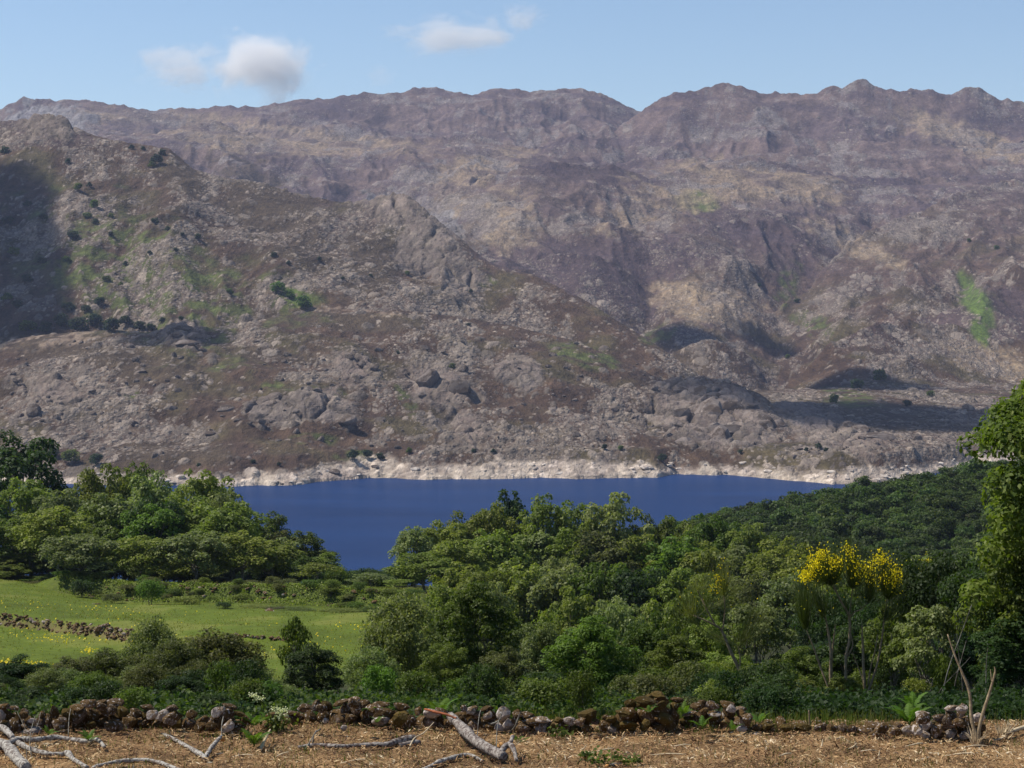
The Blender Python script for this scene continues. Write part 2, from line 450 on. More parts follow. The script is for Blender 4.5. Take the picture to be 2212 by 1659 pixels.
# --- rock: where it shows, slabs, cracks and boulders
def rocks():
    global HH
    x, y = XX, YY
    VV = vrow(HH / YY)
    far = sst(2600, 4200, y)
    n1 = fbm(x / 150, y / 210, 101, 4)
    n2 = fbm(x / 36, y / 60, 103, 3)
    up = HH - WL
    shh = np.interp(UU, [-400, 300, 500, 640, 720, 800, 880, 1000, 1150, 1300, 1400, 1450, 1520, 1650, 1800, 1900, 2100, 2600], [5, 5.5, 6.5, 8, 9, 14, 9.5, 9, 13, 10.5, 9.5, 5, 4.5, 5.5, 7.5, 8.5, 8, 8])
    shore = sst(2.6, -2.6, up - shh + 3.2 * n2 + 2.5 * n1) * (y > SHH - 5) * (y < 1900)
    wob = .35 * n2 + .35 * n1
    slab = blob(UU, VV, 1540, 892, 140, 70, 10, wob * .6) * (y < 2000)
    for a in ((950, 830, 85, 55, 10), (760, 800, 60, 40, 20), (1800, 935, 130, 40, 18), (400, 725, 45, 28, 0), (1120, 810, 60, 35, 30), (930, 520, 60, 80, 50), (600, 890, 60, 28, 0), (120, 850, 90, 35, 15), (110, 265, 90, 40, 0), (850, 455, 70, 40, 0), (980, 590, 45, 80, -35), (700, 880, 70, 35, 10), (1010, 930, 60, 40, 25)):
        slab = np.maximum(slab, .8 * blob(UU, VV, *a, wob))
    rockp = sst(-.22, .52, n1 * .95 + n2 * .6)          # chance of stone
    HHf = HH
    green = np.zeros_like(x)
    for a in ((300, 600, 260, 110, 25), (620, 640, 70, 40, 20), (2105, 650, 32, 68, -35), (2120, 720, 22, 40, -30), (1500, 432, 50, 22, 10), (690, 850, 60, 12, 8), (880, 870, 14, 45, -35), (420, 690, 120, 18, 0), (1430, 722, 40, 16, -15), (1260, 770, 60, 20, 15), (590, 830, 20, 10, 0), (280, 850, 20, 20, 40), (680, 950, 40, 12, 0), (1030, 600, 30, 20, 0), (1840, 860, 60, 20, 10), (770, 985, 45, 10, 0), (1700, 620, 22, 40, 20), (1760, 700, 50, 24, 20)):
        green = np.maximum(green, blob(UU, VV, *a, wob * 1.1) * sst(-.45, .35, fbm(x / 22, y / 30, 163, 3)))
    brown = np.zeros_like(x)
    for a in ((640, 490, 60, 200, -48), (540, 470, 45, 60, -48), (420, 400, 70, 26, 40), (800, 560, 60, 90, -40), (250, 780, 180, 35, 12), (560, 760, 180, 18, 8), (350, 980, 120, 30, 0), (700, 690, 200, 16, 4), (1480, 770, 130, 20, 38), (1600, 850, 60, 20, 0), (1900, 900, 160, 26, 4)):
        brown = np.maximum(brown, blob(UU, VV, *a, wob * 1.3))
    purple = sst(.14, .46, fbm(x / 330, y / 420, 151, 4) + .25 * n2 - .04) * sst(2350, 2900, y)
    for a in ((1300, 375, 120, 26, 8), (1600, 480, 140, 26, 22), (1160, 545, 120, 32, -4), (1720, 530, 60, 70, 20), (1500, 545, 90, 24, 20), (1840, 415, 30, 26, 0), (1250, 610, 30, 70, -50)):
        purple = np.maximum(purple, blob(UU, VV, *a, wob * 1.4) * (y > 2300))
    tan = np.zeros_like(x)
    for a in ((1420, 435, 110, 40, -20), (1620, 400, 190, 42, 4), (1000, 375, 130, 30, -18), (600, 300, 260, 30, 3), (980, 430, 60, 50, 0), (300, 255, 180, 14, 3), (1830, 520, 110, 20, 25), (2080, 300, 140, 26, 18), (1080, 470, 80, 60, 0), (1530, 660, 110, 40, 10), (2120, 770, 100, 30, 20)):
        tan = np.maximum(tan, blob(UU, VV, *a, wob * 1.2) * (y > 2300))
    rockp = np.maximum(rockp, .9 * blob(UU, VV, 2060, 930, 90, 50, 0, wob))
    rockp = np.clip(rockp * (1 - .75 * brown) * (1 - .55 * green) * (1 - .55 * purple) + .25 * tan, 0, 1)
    rockp = np.maximum(rockp, np.maximum(slab, shore))
    # colours
    def c3(r, g, b): return np.array([r, g, b])[None, None, :]
    e = lambda a: a[..., None]
    n3 = gn(x / 9, y / 14, 107)
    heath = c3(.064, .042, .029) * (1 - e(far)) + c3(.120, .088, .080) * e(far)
    heath = heath * (1 + .35 * e(n2))
    ol = sst(-.1, .5, fbm(x / 90, y / 120, 161, 3))
    heath = heath * (1 - .55 * e(ol * (1 - far))) + c3(.072, .066, .030) * e(.55 * ol * (1 - far))
    heath = heath * (1 - e(purple)) + c3(.070, .050, .052) * e(purple)
    heath = heath * (1 - e(brown)) + c3(.062, .046, .031) * e(brown)
    gcol = c3(.072, .092, .026) * (1 + .4 * e(n3))
    heath = heath * (1 - .85 * e(green)) + gcol * e(green) * .85
    mead = blob(UU, VV, 2105, 650, 24, 56, -35, wob * 1.0); mead = np.maximum(mead, blob(UU, VV, 2118, 722, 18, 36, -25, wob * .6))
    mead = np.maximum(mead, .8 * blob(UU, VV, 1500, 432, 40, 16, 10, wob)); mead = np.maximum(mead, .7 * blob(UU, VV, 640, 640, 40, 22, 20, wob))
    heath = heath * (1 - e(mead)) + c3(.075, .115, .024) * (1 + .3 * e(n3)) * e(mead)
    soil = c3(.225, .175, .120) * (1 + .3 * e(n3))
    heath = heath * (1 - .8 * e(tan)) + soil * e(tan) * .8
    rockp = rockp * (1 - mead)
    for a in ((790, 672, 130, 8, 3), (120, 735, 130, 14, -6), (330, 728, 60, 10, 10)):
        bs = .42 * blob(UU, VV, *a, wob * 1.8) * sst(-.3, .5, n3 + n2)
        heath = heath * (1 - e(bs)) + c3(.34, .27, .21) * e(bs)
    rk = c3(.136, .109, .093) + c3(.035, .031, .028) * e(n2) + c3(.022, .014, .009) * e(n1)
    rk = rk * (1 - e(far)) + c3(.165, .157, .160) * e(far) * (1 + .25 * e(n2))  # far rock turns blue-grey: distance haze put into its colour
    ledge = sst(.02, .40, fbm(x / 260, (HH + .16 * x) / 30, 191, 3)) * far
    heath = heath * (1 - .55 * e(ledge)) + c3(.066, .050, .062) * .55 * e(ledge)
    rockp = rockp * (1 - .55 * ledge)
    base = sst(.5, 1.0, rockp + .34 * n3 + .12 * n2) * (.36 + .24 * far)
    base = np.maximum(base, sst(.3, .7, slab))
    rk = rk * (1 + .28 * e(slab))
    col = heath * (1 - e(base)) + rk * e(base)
    disp = .5 * n2 + .25 * n3 * (1 + rockp) * (1 - far)
    disp = disp + (1.8 * ridged(x / 75, y / 42, 171, 4) - .9) * rockp * (1 - .6 * far) + (1.1 * ridged(x / 26, y / 14, 173, 3) - .5) * rockp * (1 - far) + far * (9 * fbm(x / 130, y / 110, 175, 3) + 5 * np.abs(gn(x / 60, y / 45, 177)))
    # slabs split by cracks
    for sc, dep in ((46.0, 6.5), (19.0, 2.4)):
        wx = x + 7 * n2; wy = y + 9 * n1
        f1, f2, ci, cj, ox, oy = worley(wx / sc, wy / (sc * 1.5), 201 + int(sc))
        cr = 1 - sst(.0, .16, f2 - f1)
        tx = (h01(ci, cj, 5) - .5) * .5; ty = (h01(ci, cj, 6) - .1) * .8
        dome = (1 - f1 * f1) * dep * .55
        disp = disp + slab * (dome - cr * dep * .8 + (tx * ox + ty * oy) * sc * .22)
        col = col * (1 + e(slab * (h01(ci, cj, 9) - .5) * .35))
        col = col * (1 - e(slab * cr * .8)) + c3(.040, .036, .026) * e(slab * cr * .8)
    # boulders in three sizes
    bpale = np.full_like(x, .8)
    for sc, wt in ((4.2, .7), (7.5, .45), (15.0, .16)):
        s2 = np.full_like(x, sc)
        f1, f2, ci, cj, ox, oy = worley(x / s2, y / (s2 * 1.5), 301 + int(sc))
        r = .22 + .33 * h01(ci, cj, 3)
        on = h01(ci, cj, 4) < np.clip(rockp * wt * 1.05 + .05, 0, 1)
        q = np.clip(1 - (f1 / r) ** 2, 0, 1) * on
        b = np.sqrt(q)
        disp = disp + b * s2 * (.07 + .17 * h01(ci, cj, 7)) * (1 - far) * (1 - .5 * slab)
        pale = .62 + 1.0 * h01(ci, cj, 8) ** 2.2
        m = (q > .06) * (1 - .55 * slab) * (1 - far)
        rc = (rk * .3 + c3(.172, .148, .124) * .7) * e(pale)
        rc = rc * (1 - .5 * e(tan)) + c3(.30, .25, .19) * e(pale) * .5 * e(tan)
        col = col * (1 - e(m)) + rc * e(m)
        bpale = np.where(q > .06, .55 + .75 * h01(ci, cj, 8), bpale)
    # bleached drawdown band along the water
    pale = c3(.50, .43, .36) * (1 + .22 * e(n3) + .18 * e(n2))
    gap = sst(.1, .5, fbm(x / 16, y / 9, 185, 3)) * .55
    pale = pale * e(bpale)
    pale = pale * (1 - e(gap)) + c3(.24, .195, .165) * e(gap)
    col = col * (1 - e(shore)) + (pale * .82 + col * .3) * e(shore)
    disp = disp + shore * 1.2 * (ridged(x / 14, y / 22, 181, 3) - .5)
    land = sst(SHH - 12, SHH + 12, y)
    HH = HH + disp * np.where(up < 12, .95, 1.0) * land
    return np.clip(col, .01, .8), np.clip(rockp * (1 - shore), 0, 1), np.maximum(slab, shore)
COL, ROCK, SOLID = rocks()
nr, nc = UU.shape
idx = np.arange(nr * nc).reshape(nr, nc)
quads = np.stack([idx[:-1, :-1], idx[:-1, 1:], idx[1:, 1:], idx[1:, :-1]], -1).reshape(-1, 4)
MT, nt, b = new_mat("hillside_granite_heath")
at = N(nt, "ShaderNodeAttribute", attribute_name="albedo")
tc = nt.nodes.new("ShaderNodeTexCoord")
mp = N(nt, "ShaderNodeMapping"); mp.inputs['Scale'].default_value = (1, .32, 1.55)
nt.links.new(tc.outputs['Object'], mp.inputs['Vector'])
ar = N(nt, "ShaderNodeAttribute", attribute_name="rock"); asd = N(nt, "ShaderNodeAttribute", attribute_name="solid")
n1 = noise(nt, .30, 5, .7, vec=mp.outputs[0]); n2 = noise(nt, .035, 4, .6, vec=mp.outputs[0])
f = ramp(nt, n1.outputs['Fac'], [(.28, (.60, .60, .60)), (.72, (1.40, 1.38, 1.36))])
f2 = ramp(nt, n2.outputs['Fac'], [(.3, (.80, .77, .80)), (.7, (1.20, 1.19, 1.15))])
n4 = noise(nt, .10, 4, .65, vec=mp.outputs[0])
f4 = ramp(nt, n4.outputs['Fac'], [(.32, (.70, .69, .71)), (.68, (1.32, 1.31, 1.27))])
c = mixc(nt, 1.0, at.outputs['Color'], f2, 'MULTIPLY')
def M(op, a, b_=None, c_=None):
    m = N(nt, "ShaderNodeMath", operation=op)
    for k_, x_ in enumerate((a, b_, c_)):
        if x_ is None: continue
        if isinstance(x_, (int, float)): m.inputs[k_].default_value = x_
        else: nt.links.new(x_, m.inputs[k_])
    return m.outputs[0]
solid_ = M('MULTIPLY_ADD', asd.outputs['Fac'], -.6, 1.0)
c = mixc(nt, solid_, c, f, 'MULTIPLY'); c = mixc(nt, solid_, c, f4, 'MULTIPLY')
hsum = M('MULTIPLY_ADD', n4.outputs['Fac'], 2.2, M('MULTIPLY', n1.outputs['Fac'], .8))
for sc_, rad_, pw_, hh_ in ((.36, .36, .95, .45), (.19, .36, .75, .8), (.085, .34, .5, 1.5), (.042, .32, .22, 2.4)):
    vo = N(nt, "ShaderNodeTexVoronoi"); vo.inputs['Scale'].default_value = sc_; vo.inputs['Randomness'].default_value = 1.0
    nt.links.new(mp.outputs[0], vo.inputs['Vector'])
    sx = nt.nodes.new("ShaderNodeSeparateColor"); nt.links.new(vo.outputs['Color'], sx.inputs[0])
    on = M('LESS_THAN', sx.outputs[0], M('MULTIPLY', ar.outputs['Fac'], pw_))
    r_ = M('MULTIPLY_ADD', sx.outputs[1], .30, rad_ - .08)
    ins = M('LESS_THAN', vo.outputs['Distance'], r_)
    mk = M('MULTIPLY', M('MULTIPLY', on, ins), M('SUBTRACT', 1.0, M('MULTIPLY', asd.outputs['Fac'], .8)))
    br = M('MULTIPLY_ADD', M('POWER', sx.outputs[2], 2.0), 1.15, .62)
    st_ = mixc(nt, 1.0, (.175, .145, .121), br, 'MULTIPLY')
    st_ = mixc(nt, .35, st_, c)
    c = mixc(nt, mk, c, st_)
    dm = M('MULTIPLY', mk, M('SUBTRACT', 1.0, M('DIVIDE', vo.outputs['Distance'], .6)))
    hsum = M('ADD', hsum, M('MULTIPLY', dm, hh_))
nt.links.new(c, b.inputs['Base Color'])
b.inputs['Roughness'].default_value = .95
b.inputs['Specular IOR Level'].default_value = .15
bump(nt, b, hsum, 2.6, .9)
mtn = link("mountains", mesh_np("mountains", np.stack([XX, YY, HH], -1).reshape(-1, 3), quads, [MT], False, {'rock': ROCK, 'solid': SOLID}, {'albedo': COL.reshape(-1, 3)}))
tag(mtn, "rocky granite and heather mountains rising beyond the lake", None, None, 'structure')

ANG = HH / YY
def hit(u, v):
    """first point of the mountains seen at picture place (u, v)"""
    j = int(np.clip(np.searchsorted(UC, u), 1, nc - 1))
    k = float(kz(v))
    a = ANG[:, j]
    i = int(np.argmax(a >= k))
    if a[i] < k: return None
    return Vector((float(XX[i, j]), float(YY[i, j]), float(HH[i, j])))

# ------------------------------------------------------------------ lake
WM, nt, b = new_mat("lake_water")
tcw = nt.nodes.new("ShaderNodeTexCoord"); mpw = N(nt, "ShaderNodeMapping"); mpw.inputs['Scale'].default_value = (.0035, .02, 1)
nt.links.new(tcw.outputs['Object'], mpw.inputs['Vector'])
nwv = noise(nt, 1.0, 5, .6, vec=mpw.outputs[0])
nt.links.new(ramp(nt, nwv.outputs['Fac'], [(.35, (.003, .017, .070)), (.65, (.005, .025, .096))]), b.inputs['Base Color'])
b.inputs['Roughness'].default_value = .20
b.inputs['Specular IOR Level'].default_value = .13
b.inputs['IOR'].default_value = 1.33
tc = nt.nodes.new("ShaderNodeTexCoord")
mp = N(nt, "ShaderNodeMapping"); mp.inputs['Scale'].default_value = (.5, 1, 1)
nt.links.new(tc.outputs['Object'], mp.inputs['Vector'])
nw = noise(nt, .55, 5, .6, vec=mp.outputs[0])
bump(nt, b, nw.outputs['Fac'], .6, 1.0)
dfw = N(nt, "ShaderNodeBsdfDiffuse"); glw = N(nt, "ShaderNodeBsdfGlossy"); glw.inputs['Roughness'].default_value = .2; glw.inputs['Color'].default_value = (.8, .88, 1, 1)
for l_ in list(nt.links):
    if l_.to_socket == b.inputs['Base Color']: nt.links.new(l_.from_socket, dfw.inputs['Color'])
    elif l_.to_socket == b.inputs['Normal']: nt.links.new(l_.from_socket, glw.inputs['Normal'])
mxw = N(nt, "ShaderNodeMixShader"); mxw.inputs[0].default_value = .17
nt.links.new(dfw.outputs[0], mxw.inputs[1]); nt.links.new(glw.outputs[0], mxw.inputs[2])
nt.links.new(mxw.outputs[0], nt.nodes["Material Output"].inputs['Surface']); nt.nodes.remove(b)
lx, ly0, ly1 = 1100, 840, 1820
lk = link("lake", mesh_np("lake", [(-lx, ly0, WL), (lx, ly0, WL), (lx, ly1, WL), (-lx, ly1, WL)], np.array([[0, 1, 2, 3]]), [WM]))
tag(lk, "deep blue reservoir water below the rocky shore", None, None, 'structure')

# ------------------------------------------------------------------ near ground
UG = np.concatenate([np.linspace(-1500, -100, 40, endpoint=False), np.linspace(-100, 1000, 200, endpoint=False), np.linspace(1000, 2320, 120, endpoint=False), np.linspace(2320, 3700, 40)])
YG = np.concatenate([np.linspace(2, 24, 24, endpoint=False), np.linspace(24, 36, 60, endpoint=False), np.geomspace(36, 130, 40, endpoint=False), np.linspace(130, 275, 150, endpoint=False), np.geomspace(275, 1320, 70)])
GU, GY = np.meshgrid(UG, YG)
GX = xof(GU, GY)
GZ = gz(GX, GY)
near = 1 - sst(31.3, 32.6, GY)
GZ = GZ + near * (.05 * fbm(GX / .9, GY / .9, 401, 3) + .02 * gn(GX / .2, GY / .2, 403))
gn1 = fbm(GX / 18, GY / 26, 411, 4); gn2 = fbm(GX / 4, GY / 7, 413, 3)
def c3(r, g, b): return np.array([r, g, b])[None, None, :]
e = lambda a: a[..., None]
litter = c3(.19, .12, .062) * (1 + .35 * e(fbm(GX / .5, GY / .5, 415, 3))) * (1 + .35 * e(fbm(GX / 3.1, GY / 1.6, 903, 2)))
floorc = c3(.030, .034, .014) * (1 + .3 * e(gn2))
grass = c3(.084, .116, .014) * (1 + .25 * e(gn1) + .18 * e(gn2))
dry = c3(.150, .150, .040)
gd = sst(.0, .55, gn1 + .4 * gn2 + .2 * sst(205, 240, GY))
grass = grass * (1 - .5 * e(gd)) + dry * .5 * e(gd)
upper = sst(500, 560, GU) * sst(203, 214, GY - (206 - (GU - 500) * .0)) * (1 - sst(262, 280, GY))
grass = grass * (1 - .55 * e(upper)) + c3(.215, .190, .075) * .55 * e(upper)
# stony faces of terraces
def face(ua, ya, ub, yb, w):
    yl = ya + (yb - ya) * (GU - ua) / (ub - ua)
    d = GY - yl
    return sst(ua - 60, ua + 20, GU) * (1 - sst(ub - 10, ub + 70, GU)) * sst(-w, -w * .3, d + gn2 * w * .4) * (1 - sst(w * .3, w, d + gn2 * w * .5))
st = face(-200, 190, 285, 160, 1.1)
bank = face(120, 236, 900, 206, 6.0)
grass = grass * (1 - .8 * e(st)) + c3(.13, .095, .055) * .8 * e(st)
grass = grass * (1 - .7 * e(bank)) + c3(.058, .078, .024) * .7 * e(bank)
field = sst(95, 125, GY) * (1 - sst(262, 285, GY)) * (1 - sst(960, 1120, GU + 60 * gn1)) 
field = np.where(GU < 180, field * (1 - sst(250, 262, GY + 8 * gn1)), field)
gcol = floorc * (1 - e(field)) + grass * e(field)
gcol = gcol * (1 - e(near)) + litter * e(near)
idg = np.arange(GU.size).reshape(GU.shape)
gq = np.stack([idg[:-1, :-1], idg[:-1, 1:], idg[1:, 1:], idg[1:, :-1]], -1).reshape(-1, 4)
GM, nt, b = new_mat("ground_turf_and_litter")
at = N(nt, "ShaderNodeAttribute", attribute_name="albedo")
na = noise(nt, 26.0, 4, .7); nb = noise(nt, 1.1, 4, .65)
fa = ramp(nt, na.outputs['Fac'], [(.3, (.55, .55, .55)), (.7, (1.45, 1.45, 1.4))])
fb = ramp(nt, nb.outputs['Fac'], [(.3, (.8, .82, .8)), (.7, (1.2, 1.16, 1.1))])
c = mixc(nt, 1.0, at.outputs['Color'], fa, 'MULTIPLY'); c = mixc(nt, 1.0, c, fb, 'MULTIPLY')
nt.links.new(c, b.inputs['Base Color'])
b.inputs['Roughness'].default_value = .95; b.inputs['Specular IOR Level'].default_value = .1
bump(nt, b, nb.outputs['Fac'], .25, .6)
gnd = link("ground", mesh_np("ground", np.stack([GX, GY, GZ], -1).reshape(-1, 3), gq, [GM], True, None, {'albedo': np.clip(gcol, .005, .8).reshape(-1, 3)}))
tag(gnd, "sloping ground with cleared litter strip and green meadows", None, None, 'structure')

# ------------------------------------------------------------------ leaves, trunks
def unit(v):
    return v / np.maximum(np.linalg.norm(v, axis=-1, keepdims=True), 1e-9)
def leaf_quads(P, Nn, L, Wd, rng, cup=.12):
    n = len(P)
    r = unit(rng.normal(size=(n, 3)))
    t = unit(np.cross(Nn, r)); bb = np.cross(Nn, t)
    L = np.asarray(L).reshape(-1, 1); Wd = np.asarray(Wd).reshape(-1, 1)
    v = np.stack([P - t * L * .5, P + bb * Wd * .5 + Nn * L * cup, P + t * L * .5, P - bb * Wd * .5 + Nn * L * cup], 1)
    return v.reshape(-1, 3), np.arange(4 * n).reshape(n, 4)
def tube(pts, rad, k=6, close=True):
    pts = np.asarray(pts, float); n = len(pts)
    d = np.gradient(pts, axis=0); d = unit(d)
    ref = np.array([0, 0, 1.0]) if abs(d[0, 2]) < .8 else np.array([1.0, 0, 0])
    vs = []
    for i in range(n):
        a = unit(np.cross(d[i], ref)); bq = np.cross(d[i], a)
        th = np.arange(k) * 2 * math.pi / k
        vs.append(pts[i] + rad[i] * (np.cos(th)[:, None] * a + np.sin(th)[:, None] * bq))
    V = np.concatenate(vs)
    q = []
    for i in range(n - 1):
        for j in range(k):
            j2 = (j + 1) % k
            q.append((i * k + j, i * k + j2, (i + 1) * k + j2, (i + 1) * k + j))
    return V, np.array(q)
def join(parts):
    V, Q, o = [], [], 0
    for v, q in parts:
        V.append(v); Q.append(np.asarray(q) + o); o += len(v)
    return np.concatenate(V), np.concatenate(Q)
def tree_proto(name, seed, H, R, h0, ncl, nlf, leaf, mats, pad=.62, rc=(.26, .42), stems=1, top=0.0, upb=.5, trunk=.022, bark=None, clb=.35):
    """a trunk mesh with limbs and a dict of crown meshes, one per leaf material"""
    rng = np.random.default_rng(seed)
    cz = (h0 + H) / 2; hz = (H - h0) / 2
    d = unit(rng.normal(size=(ncl * 3, 3)))
    d = d[d[:, 2] > -.75][:ncl]
    fr = rng.uniform(.30, 1.0, len(d)) ** .55
    crad = R * rng.uniform(rc[0], rc[1], len(d))
    shr = 1 - crad / R * .75
    taper = 1 - top * np.clip(d[:, 2], 0, 1)
    cc = d * (fr * shr)[:, None] * np.array([R, R, hz]) * np.stack([taper, taper, np.ones_like(taper)], 1) + np.array([0, 0, cz])
    cc[:, :2] += R * .10 * rng.normal(size=(len(d), 2))
    w = crad ** 2; w /= w.sum()
    ci = rng.choice(len(d), nlf, p=w)
    ld = unit(rng.normal(size=(nlf, 3)) + np.array([0, 0, clb]))
    rr = rng.uniform(.35, 1.05, nlf) ** .6
    P = cc[ci] + ld * (crad[ci] * rr)[:, None] * np.array([1, 1, pad])
    P[:, 2] = np.maximum(P[:, 2], .1)
    Nn = unit(ld * .9 + np.array([0, 0, upb]) + rng.normal(size=(nlf, 3)) * .55)
    L = leaf * rng.uniform(.65, 1.35, nlf)
    V, Q = leaf_quads(P, Nn, L, L * rng.uniform(.5, .75, nlf), rng)
    ct = rng.uniform(0, 1, len(d))
    tint = np.clip(.55 * ct[ci] + .6 * rng.uniform(0, 1, nlf) - .1, 0, 1)
    pale = (rng.uniform(0, 1, nlf) < .14) * rng.uniform(.3, 1, nlf)
    crowns = {}
    for mk in mats:
        crowns[mk] = mesh_np(name + "_crown_" + mk, V, Q, [LM[mk]], False, {'tint': np.repeat(tint, 4), 'pale': np.repeat(pale, 4)})
    # trunk and limbs
    parts = []
    order = np.argsort(-crad)
    nb = min(len(d), 26)
    for s in range(stems):
        base = np.array([0, 0, -.25 * 1.0]) if stems == 1 else np.array([.10 * R * math.cos(s * 2.4), .10 * R * math.sin(s * 2.4), -.25])
        lean = rng.normal(size=2) * R * (.10 if stems == 1 else .30)
        tp = np.array([lean[0], lean[1], h0 + hz * 1.25])
        tt = np.linspace(0, 1, 7)
        pts = base + (tp - base) * tt[:, None] + np.stack([np.sin(tt * 5 + s), np.cos(tt * 4 + s), 0 * tt], 1) * R * .035
        r0 = trunk * H / math.sqrt(stems)
        rad = r0 * (1 - .78 * tt) * (1 + .5 * np.exp(-tt * 14))
        parts.append(tube(pts, rad, 7))
        for c_ in order[s:nb:stems]:
            a = rng.uniform(.28, .85)
            p0 = base + (tp - base) * a
            p1 = cc[c_]
            if p1[2] < p0[2]: 
                p0 = base + (tp - base) * max(.2, a * .55)
            m_ = (p0 + p1) / 2 + np.array([0, 0, -.06 * R]) + rng.normal(size=3) * .05 * R
            s_ = np.linspace(0, 1, 5)[:, None]
            bp = (1 - s_) ** 2 * p0 + 2 * s_ * (1 - s_) * m_ + s_ ** 2 * p1
            parts.append(tube(bp, r0 * .42 * (1 - .8 * s_[:, 0]), 5))
    Vt, Qt = join(parts)
    tm = mesh_np(name + "_trunk", Vt, Qt, [bark or BARK], True)
    return dict(H=H, R=R, trunk=tm, crowns=crowns)
ALLM = ('mid', 'dark', 'pale', 'olive', 'bright', 'deep', 'far', 'lobed')
PR = {}
for i in range(4):
    PR['oak%d' % i] = tree_proto("oak%d" % i, 40 + i, 9.0, 4.3, .5 + .2 * i, 72 + 6 * i, 7400, .34, ALLM, .66, (.15, .28), upb=.85, clb=.75)
for i in range(2):
    PR['wide%d' % i] = tree_proto("wide%d" % i, 60 + i, 6.5, 4.2, .2, 70, 7000, .32, ALLM, .62, (.15, .28), upb=.85, clb=.75)
for i in range(2):
    PR['tall%d' % i] = tree_proto("tall%d" % i, 70 + i, 10.0, 3.2, .8, 62, 6400, .32, ALLM, .7, (.2, .34), top=.35, upb=.8, clb=.7)
for i in range(3):
    PR['near%d' % i] = tree_proto("near%d" % i, 80 + i, 5.0, 2.3, .1, 90, 14000, .14, ALLM, .7, (.14, .27), 3 if i else 1, top=.25, upb=.75, clb=.6)
PR['willow'] = tree_proto("willow", 90, 5.0, 2.6, .1, 95, 15000, .15, ALLM, .9, (.16, .30), 4, top=.3, upb=.25)
for i in range(2):
    PR['canopy%d' % i] = tree_proto("canopy%d" % i, 120 + i, 5.0, 3.2, 2.6, 70, 9000, .16, ALLM, .5, (.16, .30), 3, upb=.8)
PR['young'] = tree_proto("young", 91, 4.2, 2.3, 1.0, 20, 1500, .24, ALLM, .5, (.24, .36), 1, trunk=.014)
for i in range(2):
    PR['oakl%d' % i] = tree_proto("oakl%d" % i, 94 + i, 3.6, 1.5, .2, 46, 6500, .125, ALLM, .5, (.20, .34), 3, top=.2, upb=.9)
PR['edge'] = tree_proto("edge", 97, 6.8, 2.25, .6, 100, 32000, .115, ALLM, .62, (.17, .29), 2, top=.25, upb=.7)
for i in range(2):
    PR['bush%d' % i] = tree_proto("bush%d" % i, 100 + i, 2.6, 1.7, .0, 30, 2400, .17, ALLM, .8, (.3, .46), 4)
def where(x, table):
    for lim, txt in table:
        if x < lim: return txt
    return table[-1][1]
def plant(proto, u, vt, w, Y, mat, label, cat='tree', name=None, group=None, x=None, rot=None, dz=0.0):
    p = PR[proto]
    x = float(xof(u, Y)) if x is None else x
    z = float(gz(x, Y)) + dz
    h = float(kz(vt)) * Y - z
    sxy = (w / F * Y) / (2 * p['R'] * 1.02)
    sz = h / (p['H'] * .93)
    e_ = link(name or ('oak_tree' if cat == 'tree' else 'shrub'), None, None, (x, Y, z), (0, 0, rnd.uniform(0, 6.28) if rot is None else rot), (sxy, sxy, sz))
    tag(e_, label, cat, group)
    link('trunk' if cat == 'tree' else 'stem', p['trunk'], e_)
    link('crown' if cat == 'tree' else 'foliage', p['crowns'][mat], e_)
    return e_
# ------------------------------------------------------------------ haze
def haze():
    m = bpy.data.materials.new("haze_air"); m.use_nodes = True
    nt = m.node_tree
    nt.nodes.remove(nt.nodes["Principled BSDF"])
    v = N(nt, "ShaderNodeVolumePrincipled")
    v.inputs['Color'].default_value = (.58, .68, 1.0, 1)
    v.inputs['Density'].default_value = HAZE
    v.inputs['Anisotropy'].default_value = 0.0
    nt.links.new(v.outputs[0], nt.nodes["Material Output"].inputs['Volume'])
    x0, x1, y0, y1, z0, z1 = -5200, 5200, -90, 7600, -420, 860
    V = [(a, b_, c_) for a in (x0, x1) for b_ in (y0, y1) for c_ in (z0, z1)]
    Q = np.array([[0, 1, 3, 2], [4, 6, 7, 5], [0, 4, 5, 1], [2, 3, 7, 6], [0, 2, 6, 4], [1, 5, 7, 3]])
    tag(link("haze", mesh_np("haze", V, Q, [m])), "thin pale blue air in front of the far ridges", None, None, 'stuff')
HAZE = 3.5e-5
haze()
